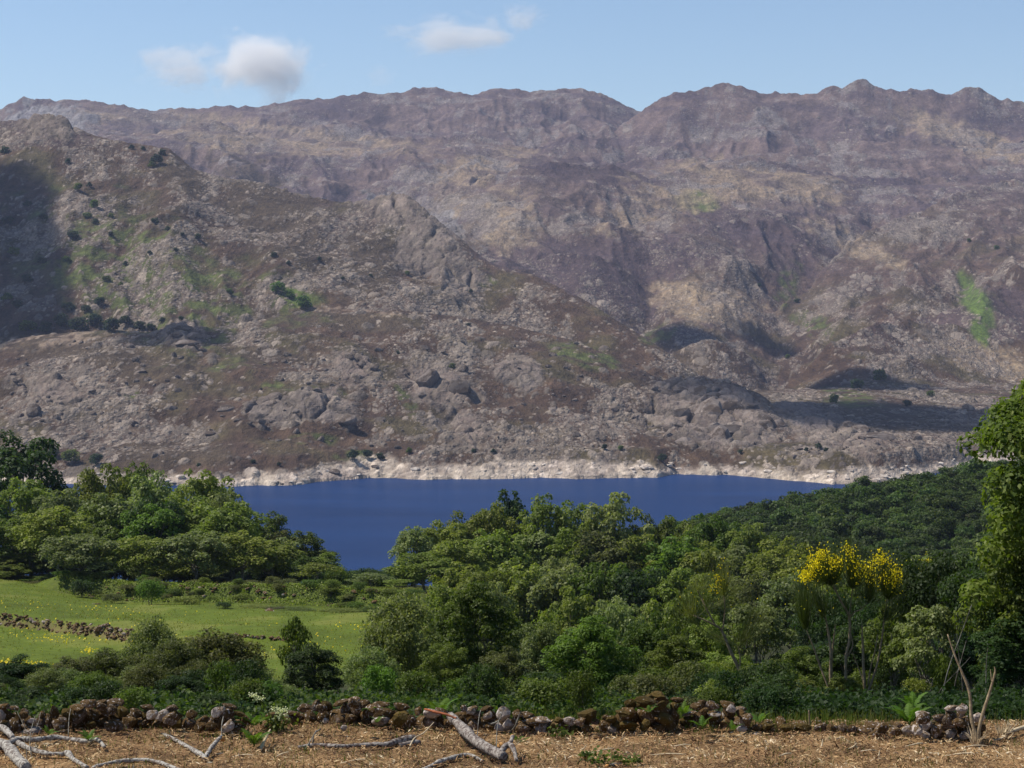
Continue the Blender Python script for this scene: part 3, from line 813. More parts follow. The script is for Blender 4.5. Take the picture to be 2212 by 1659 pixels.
# ------------------------------------------------------------------ trees
GL = 'trees of the wood left of the lake gap'
GC = 'trees of the wood below the lake in the middle'
def oak(i): return 'oak%d' % (i % 4)
TREES = [
 # left wood, back row
 ('oak1', 22, 952, 250, 320, 'deep', 'tall dark green tree at the left picture edge standing above the whole wood', GL),
 ('oak2', 205, 1022, 130, 310, 'mid', 'round treetop under the pale shore strip at far left', GL),
 ('oak3', 300, 1030, 110, 320, 'dark', 'dark low crown wedged behind pale oaks below the left shore', GL),
 ('oak0', 262, 1036, 120, 315, 'mid', 'small green crown just right of the round treetop under the left shore', GL),
 ('oak1', 35, 1052, 170, 285, 'mid', 'broad light green crown in front of the tall dark tree at the left edge', GL),
 ('oak0', 130, 1082, 170, 280, 'pale', 'pale green oak right of the broad crown at the left edge', GL),
 ('oak2', 330, 1036, 150, 300, 'pale', 'pale silvery oak crown reaching up to the bleached shore', GL),
 ('oak3', 440, 1046, 165, 295, 'mid', 'large rounded oak whose top touches the water line at its left end', GL),
 ('oak1', 495, 1072, 110, 285, 'pale', 'light oak on the shoulder of the wood beside the left end of the water', GL),
 ('oak2', 575, 1112, 120, 290, 'dark', 'dark crown sloping down toward the water behind the left wood', GL),
 ('oak0', 655, 1150, 130, 285, 'dark', 'dark bluish oak at the right end of the left wood against the water', GL),
 ('tall1', 702, 1192, 80, 280, 'mid', 'last small crown stepping down to the blue notch of water', GL),
 # left wood, middle and front rows
 ('oak2', 20, 1130, 150, 255, 'dark', 'shaded tree low at the left edge above the upper meadow', GL),
 ('oak3', 115, 1120, 170, 250, 'mid', 'oak with spreading lower branches above the left bank', GL),
 ('oak0', 232, 1090, 175, 262, 'pale', 'pale oak with clumped silvery leaves in the left wood', GL),
 ('oak1', 330, 1110, 160, 256, 'bright', 'fresh bright green oak in the heart of the left wood', GL),
 ('oak2', 405, 1090, 185, 262, 'mid', 'big layered oak in the middle of the left wood', GL),
 ('oak3', 495, 1110, 170, 256, 'mid', 'layered oak with a dark hollow under it, right of the big layered one', GL),
 ('wide0', 175, 1175, 180, 238, 'pale', 'low wide oak overhanging the bank at the left', GL),
 ('wide1', 300, 1180, 170, 240, 'mid', 'oak whose skirt hangs over the dark hollow of the left bank', GL),
 ('wide0', 415, 1170, 180, 240, 'pale', 'pale front oak with deep shade below it above the bank', GL),
 ('oak1', 520, 1160, 160, 243, 'mid', 'front oak whose trunk stands on the pale upper meadow', GL),
 ('oak2', 585, 1165, 130, 248, 'mid', 'slim trunked oak at the end of the upper meadow', GL),
 ('oak3', 640, 1200, 120, 262, 'dark', 'dark small oak behind the upper meadow', GL),
 ('young', 685, 1218, 130, 232, 'mid', 'open young tree with a thin trunk alone on the upper meadow', GL),
 ('young', 800, 1240, 125, 226, 'pale', 'pale young tree with two thin stems at the right end of the upper meadow', GL),
 ('young', 862, 1252, 80, 222, 'mid', 'small crooked young tree right of the pale two stemmed one', GL),
 ('oak0', 752, 1236, 110, 300, 'mid', 'small crown closing the wood under the blue notch of water', GL),
 ('oak1', 800, 1230, 110, 330, 'far', 'distant bluish crown in the gap under the notch of water', GL),
 ('oak2', 862, 1222, 90, 330, 'far', 'distant dark crown right of the bluish one in the gap', GL),
 # middle wood, skyline
 ('oak3', 893, 1142, 84, 268, 'pale', 'small flat crown standing out alone at the left end of the middle wood', GC),
 ('oak1', 950, 1124, 110, 275, 'mid', 'oak at the left shoulder of the middle wood against the water', GC),
 ('oak2', 1002, 1108, 120, 280, 'mid', 'rounded oak climbing the left slope of the middle wood', GC),
 ('oak0', 1100, 1066, 105, 305, 'deep', 'dark crown peeping over the top of the middle wood', GC),
 ('oak1', 1072, 1086, 130, 285, 'mid', 'crown right in front of the dark one on top of the middle wood', GC),
 ('oak3', 1178, 1082, 130, 285, 'mid', 'rounded skyline oak just right of the dark topmost crown', GC),
 ('oak2', 1256, 1084, 110, 288, 'mid', 'narrow skyline crown in the middle of the water edge', GC),
 ('oak0', 1328, 1072, 150, 285, 'pale', 'pale highest crown at the right half of the middle wood', GC),
 ('oak1', 1404, 1112, 110, 290, 'dark', 'dark crown dropping right of the pale highest one', GC),
 ('oak2', 1470, 1118, 120, 290, 'mid', 'skyline oak where the water meets the dark wooded hill', GC),
 ('oak3', 1545, 1122, 130, 285, 'bright', 'fresh green crown in front of the foot of the dark wooded hill', GC),
 ('oak0', 1625, 1136, 130, 280, 'mid', 'crown under the left slope of the dark wooded hill', GC),
 ('oak1', 1700, 1160, 120, 270, 'mid', 'crown left behind the yellow broom', GC),
 # middle wood, inside
 ('oak2', 915, 1196, 130, 235, 'mid', 'low oak at the left foot of the middle wood', GC),
 ('oak0', 985, 1170, 150, 240, 'mid', 'layered oak with horizontal pads in the left of the middle wood', GC),
 ('oak3', 1070, 1152, 160, 246, 'mid', 'broad oak under the dark topmost crown', GC),
 ('tall0', 1145, 1150, 130, 250, 'pale', 'pale tree with a visible thin stem in the middle wood', GC),
 ('oak1', 1215, 1142, 150, 250, 'mid', 'oak under the narrow skyline crown', GC),
 ('oak2', 1300, 1146, 150, 250, 'olive', 'olive green oak under the pale highest crown', GC),
 ('oak0', 1385, 1160, 140, 250, 'mid', 'oak below the dark dropping crown', GC),
 ('oak3', 1455, 1168, 140, 248, 'bright', 'fresh green oak inside the right half of the middle wood', GC),
 ('oak1', 1530, 1172, 140, 246, 'mid', 'oak below the fresh green skyline crown', GC),
 ('tall1', 1600, 1180, 120, 240, 'pale', 'pale upright tree above the small left broom', GC),
 ('oak2', 1675, 1196, 150, 236, 'mid', 'oak between the two brooms, behind both', GC),
 # middle wood, lower rows
 ('wide0', 1010, 1226, 150, 205, 'mid', 'low spreading oak above the dark leafy tree behind the wall', GC),
 ('wide1', 1110, 1218, 160, 208, 'mid', 'low spreading oak with black shade under it', GC),
 ('wide0', 1205, 1222, 150, 205, 'pale', 'pale spreading oak on the lower edge of the middle wood', GC),
 ('wide1', 1300, 1218, 150, 203, 'dark', 'dark spreading oak on the lower edge of the middle wood', GC),
 ('wide0', 1392, 1226, 140, 200, 'deep', 'very dark oak in the hollow of the middle wood', GC),
 ('oak1', 1470, 1226, 150, 198, 'mid', 'full oak right of the dark hollow', GC),
 ('oak2', 1555, 1236, 150, 190, 'mid', 'full oak behind the small left broom', GC),
 ('oak0', 1640, 1240, 140, 186, 'olive', 'olive tinted oak left behind the big broom', GC),
 ('oak3', 1720, 1246, 150, 178, 'pale', 'pale oak directly behind the left flowers of the big broom', GC),
 ('oak1', 1810, 1232, 150, 190, 'mid', 'oak behind the middle of the big broom', GC),
 ('oak2', 1900, 1244, 150, 180, 'dark', 'dark oak behind the right flowers of the big broom', GC),
 ('oak0', 1990, 1210, 150, 160, 'pale', 'pale grey green tree right of the big broom', GC),
 ('oak3', 2070, 1226, 170, 150, 'dark', 'dark tree between the pale grey green one and the edge oak', GC),
 ('wide1', 1335, 1296, 130, 160, 'pale', 'grey green low tree below the dark hollow', GC),
 ('wide0', 1450, 1296, 140, 158, 'mid', 'low tree right of the grey green one below the hollow', GC),
 # near trees behind the wall
 ('near1', 150, 1418, 150, 88, 'olive', 'olive bush behind the left part of the stone wall', 'trees just behind the wall'),
 ('near0', 28, 1420, 170, 92, 'deep', 'dark rounded tree at the lower left edge behind the wall', 'trees just behind the wall'),
 ('near2', 90, 1462, 150, 74, 'dark', 'dark low bush between the edge tree and the olive bush', 'trees just behind the wall'),
 ('willow', 325, 1338, 150, 108, 'pale', 'silvery willow rising behind the big olive willow', 'trees just behind the wall'),
 ('willow', 460, 1366, 250, 88, 'olive', 'big olive willow behind the left half of the wall', 'trees just behind the wall'),
 ('willow', 300, 1440, 140, 76, 'pale', 'pale flowering bush at the foot of the big olive willow', 'trees just behind the wall'),
 ('willow', 225, 1404, 150, 90, 'olive', 'dull olive willow left of the pale flowering bush', 'trees just behind the wall'),
 ('willow', 375, 1384, 165, 86, 'olive', 'left flank of olive willows in front of the stone faced terrace', 'trees just behind the wall'),
 ('near0', 672, 1392, 165, 80, 'deep', 'dark holly like tree standing alone before the green meadow', 'trees just behind the wall'),
 ('young', 632, 1336, 100, 84, 'dark', 'loose sapling top leaning left out of the dark meadow tree', 'trees just behind the wall'),
 ('willow', 868, 1288, 200, 96, 'pale', 'tall grey green willow right of the meadow', 'trees just behind the wall'),
 ('willow', 800, 1400, 150, 84, 'pale', 'grey green willow skirt at the foot of the tall one', 'trees just behind the wall'),
 ('near2', 1030, 1266, 215, 92, 'dark', 'big dark leafy tree with olive highlights in the middle behind the wall', 'trees just behind the wall'),
 ('near1', 960, 1390, 150, 78, 'dark', 'dark lower tree left below the big dark leafy one', 'trees just behind the wall'),
 ('near0', 1090, 1400, 150, 74, 'olive', 'olive leafed tree right below the big dark leafy one', 'trees just behind the wall'),
 ('near1', 1170, 1342, 140, 90, 'pale', 'pale leafy tree between the big dark one and the bright green one', 'trees just behind the wall'),
 ('near2', 1275, 1338, 215, 76, 'bright', 'bright green dense tree behind the mossy mound of the wall', 'trees just behind the wall'),
 ('near1', 1330, 1440, 170, 62, 'bright', 'bright green low bush under the dense bright tree', 'trees just behind the wall'),
 ('near0', 1405, 1330, 160, 84, 'dark', 'dark tree right of the bright green one', 'trees just behind the wall'),
 ('near2', 1470, 1378, 170, 68, 'dark', 'dark shiny leafed tree above the right end of the mossy mound', 'trees just behind the wall'),
 ('near1', 1545, 1330, 150, 80, 'mid', 'green tree under the small left broom', 'trees just behind the wall'),
 ('oakl0', 1565, 1400, 150, 52, 'mid', 'young oak with lobed sprays left of the leaning pale stems', 'young oaks behind the wall'),
 ('oakl1', 1640, 1300, 170, 60, 'pale', 'tall young oak with pale sprays right of the leaning pale stems', 'young oaks behind the wall'),
 ('oakl0', 1660, 1420, 170, 46, 'mid', 'young oak with fresh sprays low behind the wall gap', 'young oaks behind the wall'),
 ('oakl1', 1560, 1470, 150, 42, 'pale', 'low pale young oak behind the white topped stones', 'young oaks behind the wall'),
 ('oakl0', 1740, 1390, 130, 50, 'dark', 'dark young oak behind the left stem of the big broom', 'young oaks behind the wall'),
 ('oakl1', 1720, 1470, 130, 38, 'mid', 'low young oak beside the foot of the big broom', 'young oaks behind the wall'),
 ('oakl0', 1840, 1340, 140, 56, 'deep', 'shaded young oak between the stems of the big broom', 'young oaks behind the wall'),
 ('oakl1', 1830, 1460, 90, 40, 'mid', 'small sprig of oak between the two right broom stems', 'young oaks behind the wall'),
 ('oakl0', 1935, 1290, 150, 50, 'dark', 'dark young oak under the right flowers of the big broom', 'young oaks behind the wall'),
 ('oakl1', 2010, 1300, 170, 46, 'pale', 'grey green oak with drooping sprays left of the two leaning saplings', 'young oaks behind the wall'),
 ('oakl0', 2080, 1330, 190, 52, 'deep', 'dark oak behind the two leaning saplings', 'young oaks behind the wall'),
 ('near2', 2140, 1290, 230, 58, 'deep', 'tree with shade-dark leaf colour under the edge oak', 'trees just behind the wall'),  # deep leaf colour on the lower right trees is painted shade
 ('near0', 1990, 1390, 200, 62, 'deep', 'tree with shade-dark leaf colour behind the fern at the right pile of stones', 'trees just behind the wall'),
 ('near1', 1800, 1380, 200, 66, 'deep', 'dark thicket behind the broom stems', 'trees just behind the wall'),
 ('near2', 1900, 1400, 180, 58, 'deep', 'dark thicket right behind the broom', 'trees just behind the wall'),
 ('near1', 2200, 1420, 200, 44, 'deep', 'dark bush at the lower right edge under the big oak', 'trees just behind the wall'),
]
for p, u, vt, w, Y, m, lab, g in TREES:
    if g == GC: w *= 1.28
    if g == 'trees just behind the wall' and Y > 60 and u < 1560: Y = max(54, Y * .72)
    if g == GL and p != 'young' and u < 600: vt -= 20 * (1 - max(0, u - 480) / 120); w *= 1.08
    plant(p, u, vt, w, Y, m, lab, 'tree', {'will': 'willow_tree', 'near': 'leafy_tree', 'youn': 'young_tree'}.get(p[:4], 'oak_tree'), g)
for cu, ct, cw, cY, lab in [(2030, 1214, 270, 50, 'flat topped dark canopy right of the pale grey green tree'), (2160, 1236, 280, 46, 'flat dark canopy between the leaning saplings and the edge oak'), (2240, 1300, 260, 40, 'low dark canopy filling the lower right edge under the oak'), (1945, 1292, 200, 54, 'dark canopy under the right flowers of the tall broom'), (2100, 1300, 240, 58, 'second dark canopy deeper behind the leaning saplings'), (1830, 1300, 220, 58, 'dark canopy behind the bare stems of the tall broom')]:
    plant('canopy%d' % rnd.randint(0, 1), cu, ct, cw, cY, 'deep', lab, 'tree', 'oak_tree', 'shade trees at the right behind the wall')  # high flat crowns added to shade below; deep leaves paint in more shade
edge = plant('edge', 2335, 715, 540, 38, 'lobed', 'large oak hanging into the right picture edge with sunlit lobed leaves', 'tree', 'oak_tree', None, rot=.6)
plant('edge', 2262, 1090, 330, 41.5, 'deep', 'added dark oak boughs blocking light under the sunlit edge oak', 'tree', 'oak_tree', None, rot=2.6)  # second crown added behind to block light, shade also put into its leaves
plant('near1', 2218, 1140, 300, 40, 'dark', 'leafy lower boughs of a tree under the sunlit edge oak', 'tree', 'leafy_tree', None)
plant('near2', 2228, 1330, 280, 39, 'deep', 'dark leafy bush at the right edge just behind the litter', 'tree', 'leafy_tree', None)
# look-alikes filling the depth of the woods
fill = []
for k in range(16):
    u = rnd.uniform(880, 2150); Y = rnd.uniform(125, 262)
    vt = 1185 + (262 - Y) * .72 + rnd.uniform(-6, 26) + max(0, (u - 1500)) * .03
    fill.append((u, vt, rnd.uniform(110, 150) * 1.0, Y))
for k in range(20):
    u = rnd.uniform(-40, 640); Y = rnd.uniform(252, 300)
    fill.append((u, 1095 + max(0, u - 420) * .35 + rnd.uniform(-18, 30), rnd.uniform(110, 160), Y))
for u, vt, w, Y in fill:
    if u < 960 and Y < 235: continue
    plant(rnd.choice(['oak0', 'oak1', 'oak2', 'oak3', 'wide0', 'wide1']), u, vt, w, Y, rnd.choice(['mid', 'mid', 'dark', 'pale', 'deep', 'olive']),
          'half hidden oak packed ' + ('in the left wood' if u < 700 else where(Y, [(170, 'in the front'), (215, 'in the middle'), (400, 'in the back')]) + ' of the middle wood ' + where(u, [(1100, 'at its left end'), (1350, 'under the topmost crowns'), (1600, 'around the dark hollow'), (1850, 'behind the brooms'), (3000, 'right of the tall broom')])), 'tree', 'oak_tree', 'oaks packed inside the woods')
for k in range(46):
    u = rnd.uniform(-60, 640)
    if 520 < u < 640 and rnd.random() < .5: continue
    plant(rnd.choice(['wide0', 'wide1', 'oak0']), u, 1205 + max(0, u - 400) * .05 + rnd.uniform(-10, 40), rnd.uniform(90, 140), rnd.uniform(246, 272), rnd.choice(['mid', 'dark', 'pale', 'deep', 'dark']),
          'low boughed oak at the shady foot of the left wood ' + where(u, [(120, 'by the picture edge'), (300, 'above the dark round bush'), (480, 'above the bright green bush'), (3000, 'beside the upper meadow')]), 'tree', 'oak_tree', 'oaks along the foot of the left wood')
for k in range(26):
    u = rnd.uniform(640, 905)
    plant(rnd.choice(['oak0', 'oak2', 'oak3']), u, float(np.interp(u, [640, 720, 800, 905], [1205, 1238, 1236, 1215])) + rnd.uniform(-2, 22), rnd.uniform(70, 110), rnd.uniform(275, 330), rnd.choice(['mid', 'dark', 'mid', 'far']),
          'one of the small oaks closing the gap under the notch of water', 'tree', 'oak_tree', 'oaks closing the gap under the water')
for k in range(44):
    u = rnd.uniform(130, 890); Yb = 236 - 30 * (u - 120) / 780 + rnd.uniform(-2.5, 3.5)
    x_ = float(xof(u, Yb)); z_ = float(gz(x_, Yb))
    plant('bush%d' % rnd.randint(0, 1), u, float(vrow((z_ + rnd.uniform(.5, 1.3)) / Yb)), rnd.uniform(28, 64), Yb, rnd.choice(['mid', 'olive', 'dark', 'bright']), 'low shrub tangled over the meadow bank ' + where(u, [(320, 'left of the bright green bush'), (480, 'right of the bright green bush'), (660, 'around its middle'), (3000, 'at its right end')]), 'shrub', 'shrub', 'tangled shrubs over the bank')
for k in range(16):
    u = -50 + 650 * k / 15 + rnd.uniform(-16, 16)
    plant('willow', u, float(np.interp(u, [-50, 60, 200, 300, 420, 560, 600], [1440, 1445, 1440, 1425, 1420, 1440, 1490])) + rnd.uniform(0, 45), rnd.uniform(90, 150), rnd.uniform(44, 62), rnd.choice(['olive', 'pale', 'olive', 'dark', 'deep']),
          'olive grey willow massed behind the left run of the wall ' + where(u, [(150, 'at the picture edge'), (330, 'left of the big one'), (3000, 'around the big one')]), 'tree', 'willow_tree', 'willows massed behind the left run of the wall')
for k in range(16):
    u = rnd.uniform(-50, 600)
    plant('willow', u, float(np.interp(u, [-50, 60, 200, 300, 420, 560, 600], [1440, 1440, 1425, 1400, 1395, 1420, 1480])) + rnd.uniform(0, 50), rnd.uniform(110, 160), rnd.uniform(66, 92), rnd.choice(['olive', 'pale', 'olive', 'dark']),
          'olive grey willow massed behind the left run of the wall ' + where(u, [(150, 'at the picture edge'), (330, 'left of the big one'), (3000, 'around the big one')]), 'tree', 'willow_tree', 'willows massed behind the left run of the wall')
for k in range(46):
    u = -60 + 960 * k / 45 + rnd.uniform(-12, 12); Yb = rnd.uniform(258, 274) - (16 if u > 560 else 0) + (10 if u > 640 else 0)
    x_ = float(xof(u, Yb)); z_ = float(gz(x_, Yb))
    plant('bush%d' % rnd.randint(0, 1), u, float(vrow((z_ + rnd.uniform(2.0, 3.2)) / Yb)), rnd.uniform(50, 80), Yb, rnd.choice(['deep', 'dark', 'deep']), 'dark bush under the oaks behind the meadow ' + where(u, [(200, 'at the left edge'), (420, 'above the bank bushes'), (640, 'behind the upper meadow'), (3000, 'at the right end of the upper meadow')]), 'shrub', 'shrub', 'dark bushes under the oaks at the back of the meadow')
# shrubs of bank and meadow
for u, vt, w, Y, m, lab in [
    (172, 1252, 62, 228, 'deep', 'dark round bush at the left end of the grassy bank'),
    (322, 1252, 76, 216, 'bright', 'bright green bush with black shade below it on the bank'),
    (482, 1300, 44, 205, 'deep', 'small dark bush hanging over the upright bank right of the bright one'),
    (196, 1348, 22, 176, 'dark', 'tiny bush on the stone faced terrace'),
    (240, 1282, 60, 222, 'olive', 'low olive scrub between the two bank bushes'),
    (400, 1288, 80, 214, 'mid', 'low green scrub on the bank right of the bright bush'),
    (60, 1258, 70, 244, 'olive', 'low scrub at the left edge under the wood'),
    (545, 1308, 80, 207, 'mid', 'scrub over the middle of the bank'),
    (640, 1314, 90, 205, 'dark', 'scrub over the dark overhang of the bank'),
    (730, 1316, 90, 204, 'mid', 'scrub on the right part of the bank'),
    (800, 1312, 80, 206, 'dark', 'scrub where the bank meets the tall willow'),
    (590, 1312, 60, 206, 'olive', 'brownish scrub left of the dark overhang'),
    (1080, 1300, 120, 170, 'mid', 'bracken covered mound behind the big dark leafy tree'),
    (1200, 1310, 110, 165, 'mid', 'ferny scrub beside the rubble in the middle wood')]:
    plant('bush%d' % rnd.randint(0, 1), u, vt, w, Y, m, lab, 'shrub', 'shrub', 'scrub on the meadow bank')
UNDER = [(rnd.uniform(560, 2212), rnd.uniform(33.5, 48)) for _ in range(60)] + [(rnd.uniform(-60, 560), rnd.uniform(34, 62)) for _ in range(14)] + [(rnd.uniform(-60, 1680), rnd.uniform(32.3, 34.5)) for _ in range(26)] + [(rnd.uniform(900, 2260), rnd.uniform(50, 110)) for _ in range(60)]
for u, Y in UNDER:
    if 560 < u < 790 and Y < 70: continue
    if 790 < u < 1400 and Y < 60 and rnd.random() < .5: continue
    if u > 1700 and Y < 46 and (u < 1960 or rnd.random() < .6): continue
    x = float(xof(u, Y)); z = float(gz(x, Y))
    hh = rnd.uniform(.5, 1.25) * (1 if u > 1000 else .8) + (Y - 34) * .012
    if Y < 37: hh *= .72
    w = rnd.uniform(70, 130) * 40 / Y
    mm = rnd.choice(['deep', 'dark', 'olive', 'deep', 'dark', 'bright'] if u < 1500 else ['deep', 'deep', 'dark', 'mid'])  # right-hand mix favours deep leaves, painting the shade there
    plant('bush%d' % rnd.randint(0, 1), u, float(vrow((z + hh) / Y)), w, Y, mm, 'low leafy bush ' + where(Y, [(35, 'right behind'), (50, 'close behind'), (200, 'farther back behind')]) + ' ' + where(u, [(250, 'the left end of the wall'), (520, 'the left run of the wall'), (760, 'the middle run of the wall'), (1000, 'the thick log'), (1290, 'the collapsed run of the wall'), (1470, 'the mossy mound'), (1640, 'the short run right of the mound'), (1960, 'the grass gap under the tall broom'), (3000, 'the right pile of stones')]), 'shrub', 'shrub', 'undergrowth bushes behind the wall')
# ------------------------------------------------------------------ forest on the far side of the hollow
def gn_scatter(name, pts, scl, rot, proto_objs, pick):
    me = mesh_np(name, pts, np.zeros((0, 3), np.int32)) if False else bpy.data.meshes.new(name)
    me.vertices.add(len(pts)); me.vertices.foreach_set('co', np.asarray(pts, np.float32).ravel())
    for k, a, t in (('scl', scl, 'FLOAT'), ('rot', rot, 'FLOAT'), ('pick', pick, 'FLOAT')):
        at = me.attributes.new(k, t, 'POINT'); at.data.foreach_set('value', np.asarray(a, np.float32))
    o = link(name, me)
    ng = bpy.data.node_groups.new(name, 'GeometryNodeTree')
    ng.interface.new_socket("Geometry", in_out='INPUT', socket_type='NodeSocketGeometry')
    ng.interface.new_socket("Geometry", in_out='OUTPUT', socket_type='NodeSocketGeometry')
    gi = ng.nodes.new('NodeGroupInput'); go = ng.nodes.new('NodeGroupOutput')
    jn = ng.nodes.new('GeometryNodeJoinGeometry')
    def attr(nm):
        a = ng.nodes.new('GeometryNodeInputNamedAttribute'); a.data_type = 'FLOAT'
        a.inputs[0].default_value = nm
        return a.outputs[0]
    for i, po in enumerate(proto_objs):
        ip = ng.nodes.new('GeometryNodeInstanceOnPoints')
        oi = ng.nodes.new('GeometryNodeObjectInfo'); oi.inputs[0].default_value = po
        oi.inputs['As Instance'].default_value = True
        cmp_ = ng.nodes.new('FunctionNodeCompare'); cmp_.data_type = 'FLOAT'; cmp_.operation = 'EQUAL'
        cmp_.inputs['B'].default_value = float(i); cmp_.inputs['Epsilon'].default_value = .1
        ng.links.new(attr('pick'), cmp_.inputs['A'])
        cx = ng.nodes.new('ShaderNodeCombineXYZ'); ng.links.new(attr('rot'), cx.inputs[2])
        ng.links.new(gi.outputs[0], ip.inputs['Points'])
        ng.links.new(cmp_.outputs[0], ip.inputs['Selection'])
        ng.links.new(oi.outputs['Geometry'], ip.inputs['Instance'])
        ng.links.new(cx.outputs[0], ip.inputs['Rotation'])
        ng.links.new(attr('scl'), ip.inputs['Scale'])
        ng.links.new(ip.outputs[0], jn.inputs[0])
    ng.links.new(jn.outputs[0], go.inputs[0])
    md = o.modifiers.new('scatter', 'NODES'); md.node_group = ng
    return o
fp = []
for i in range(4):
    t = tree_proto("far_oak%d" % i, 200 + i, 8.5, 3.6, 1.0, 22, 1100, .62, ('far',), .6, (.28, .44), upb=.6)
    fp.append(bpy.data.objects.new("far_oak_crown", t['crowns']['far']))
pts, sc_, ro_, pk_ = [], [], [], []
for k in range(9000):
    Y = 300 + 560 * rnd.random() ** .8; u = rnd.uniform(640, 2500)
    if u < 960: continue
    if u < 1350 and Y > 420 and rnd.random() < .5: continue
    if u < 900 and Y < 380: continue
    x = float(xof(u, Y)); z = float(gz(x, Y))
    if z < WL + 4: continue
    if len(pts) > 4200: break
    pts.append((x, Y, z - .3)); sc_.append(rnd.uniform(.5, 1.2) * (1.25 if rnd.random() < .08 else 1)); ro_.append(rnd.uniform(0, 6.28)); pk_.append(rnd.randint(0, 3))
fo = gn_scatter('forest', pts, sc_, ro_, fp, pk_)
tag(fo, 'dark oak forest covering the hill right of the lake', None, None, 'stuff')

# ------------------------------------------------------------------ shrubs and trees on the far hillsides
hp = [tree_proto("hill_shrub%d" % i, 230 + i, 5.0, 3.0, .0, 16, 700, .75, ('scrub', 'mid', 'dark', 'bright'), .75, (.32, .5)) for i in range(3)]
HS = [
 (12, 325, 22, 'dark green tree on the left hill at the picture edge'), (285, 318, 14, None), (340, 345, 30, 'widest dark bush near the crest of the left hill'), (352, 330, 18, None),
 (330, 355, 18, None), (312, 322, 12, None), (150, 348, 14, None), (170, 402, 22, None), (195, 400, 14, None), (205, 440, 24, None), (190, 465, 22, None),
 (95, 470, 20, None), (160, 505, 26, 'rounded dark tree in the middle of the left hillside'), (240, 505, 14, None), (240, 465, 16, None), (208, 480, 16, None),
 (337, 475, 22, 'dark round tree standing alone on a left hillside rib'), (362, 495, 14, None), (428, 512, 16, None), (395, 505, 12, None), (325, 545, 12, None), (380, 540, 12, None),
 (600, 618, 34, 'bright green round tree at the top of the green clump on the left hill'), (625, 634, 28, None), (655, 652, 40, 'bright green spreading bush at the foot of the green clump'), (590, 550, 18, None), (622, 568, 12, None),
 (145, 560, 20, None), (270, 570, 12, None), (230, 600, 20, None), (260, 612, 12, None), (497, 628, 20, None), (390, 690, 12, None), (350, 690, 18, None), (215, 650, 26, None),
 (60, 700, 40, None), (95, 705, 36, None), (135, 690, 40, 'tall dark tree in the row at the foot of the left hill'), (170, 698, 44, None), (205, 690, 36, None), (240, 700, 40, None), (270, 695, 34, None), (300, 702, 30, None), (325, 708, 22, None),
 (150, 660, 30, None), (185, 665, 24, None), (40, 655, 30, None), (15, 640, 26, None), (60, 600, 30, None), (90, 560, 26, None), (30, 540, 30, None), (20, 480, 26, None), (60, 440, 20, None),
 (205, 995, 30, 'dark pine like tree at the shore above the left wood'), (150, 985, 40, None), (110, 975, 30, None), (425, 1003, 12, None), (545, 995, 14, None), (600, 1003, 10, None), (760, 985, 26, None), (790, 980, 24, None), (820, 985, 22, None), (882, 975, 16, None),
 (1020, 972, 14, None), (1065, 975, 14, None), (1010, 700, 10, None), (800, 595, 10, None), (1015, 630, 10, None), (1305, 965, 16, None), (1340, 968, 14, None), (1430, 990, 22, 'dark green tree at the waters edge below the granite dome'), (1770, 962, 18, None), (1742, 970, 12, None), (1785, 970, 12, None), (1600, 975, 12, None),
 (1700, 770, 12, None), (2090, 520, 12, None), (2150, 535, 12, None), (1960, 870, 20, None), (2010, 850, 18, None), (1850, 830, 30, None), (1900, 810, 34, None), (1800, 860, 26, None), (1640, 620, 12, None), (1720, 650, 14, None),
 (880, 590, 12, None), (690, 560, 12, None), (740, 600, 10, None), (860, 760, 10, None), (975, 790, 16, None)]
for u, v, w, lab in HS:
    q = hit(u, v + w * .38)
    if q is None: continue
    wd = w / F * q.y * 1.05
    m_ = 'bright' if (lab and 'bright' in lab) or (600 < u < 660 and 610 < v < 660) else ('scrub' if rnd.random() < .7 else 'dark')
    p = rnd.choice(hp)
    s_ = wd / 6.0
    o = link('hillside_shrub', p['crowns'][m_], None, q - Vector((0, 0, .12 * wd)), (0, 0, rnd.uniform(0, 6.28)), (s_, s_, s_ * rnd.uniform(.9, 1.25)))
    tag(o, lab or 'small dark shrub ' + (where(u, [(130, 'in the shadowed flank at the left edge'), (280, 'on the left hillside beside the shadowed flank'), (460, 'on the ribs of the left hillside'), (3000, 'on the open slope right of the left hill')]) if v < 655 else (where(u, [(420, 'in the row at the foot of the left hill'), (1500, 'on the near slope'), (3000, 'in the side valley at the right')]) if v < 950 else where(u, [(300, 'on the shore above the left wood'), (700, 'on the shore left of the broad white part'), (1200, 'above the broad white shore'), (3000, 'on the shore around the granite dome')]))), 'shrub', 'shrubs dotted over the rocky slopes')

# ------------------------------------------------------------------ stones and boulders
def rock_mesh(name, seed, sub=2, flat=.75, mats=(), rough=.22):
    import bmesh
    bm = bmesh.new(); bmesh.ops.create_icosphere(bm, subdivisions=sub, radius=1.0)
    rg = np.random.default_rng(seed)
    P = np.array([v.co for v in bm.verts])
    # cut by random planes for blunt faces, then roughen
    for _ in range(11):
        n_ = unit(rg.normal(size=3)); dd = rg.uniform(.45, .86)
        ex = P @ n_ - dd
        P = P - np.clip(ex, 0, None)[:, None] * n_ * .85
    P = P * (1 + rough * .35 * fbm(P[:, 0] * 1.7 + seed, P[:, 1] * 1.7 + P[:, 2] * 1.3, seed, 2)[:, None])
    P = P * np.array([1, rg.uniform(.75, 1), flat * rg.uniform(.85, 1.1)])
    P = P / np.abs(P[:, 0]).max()
    for v, p in zip(bm.verts, P): v.co = p
    me = bpy.data.meshes.new(name); bm.to_mesh(me); bm.free()
    for m in mats: me.materials.append(m)
    return me
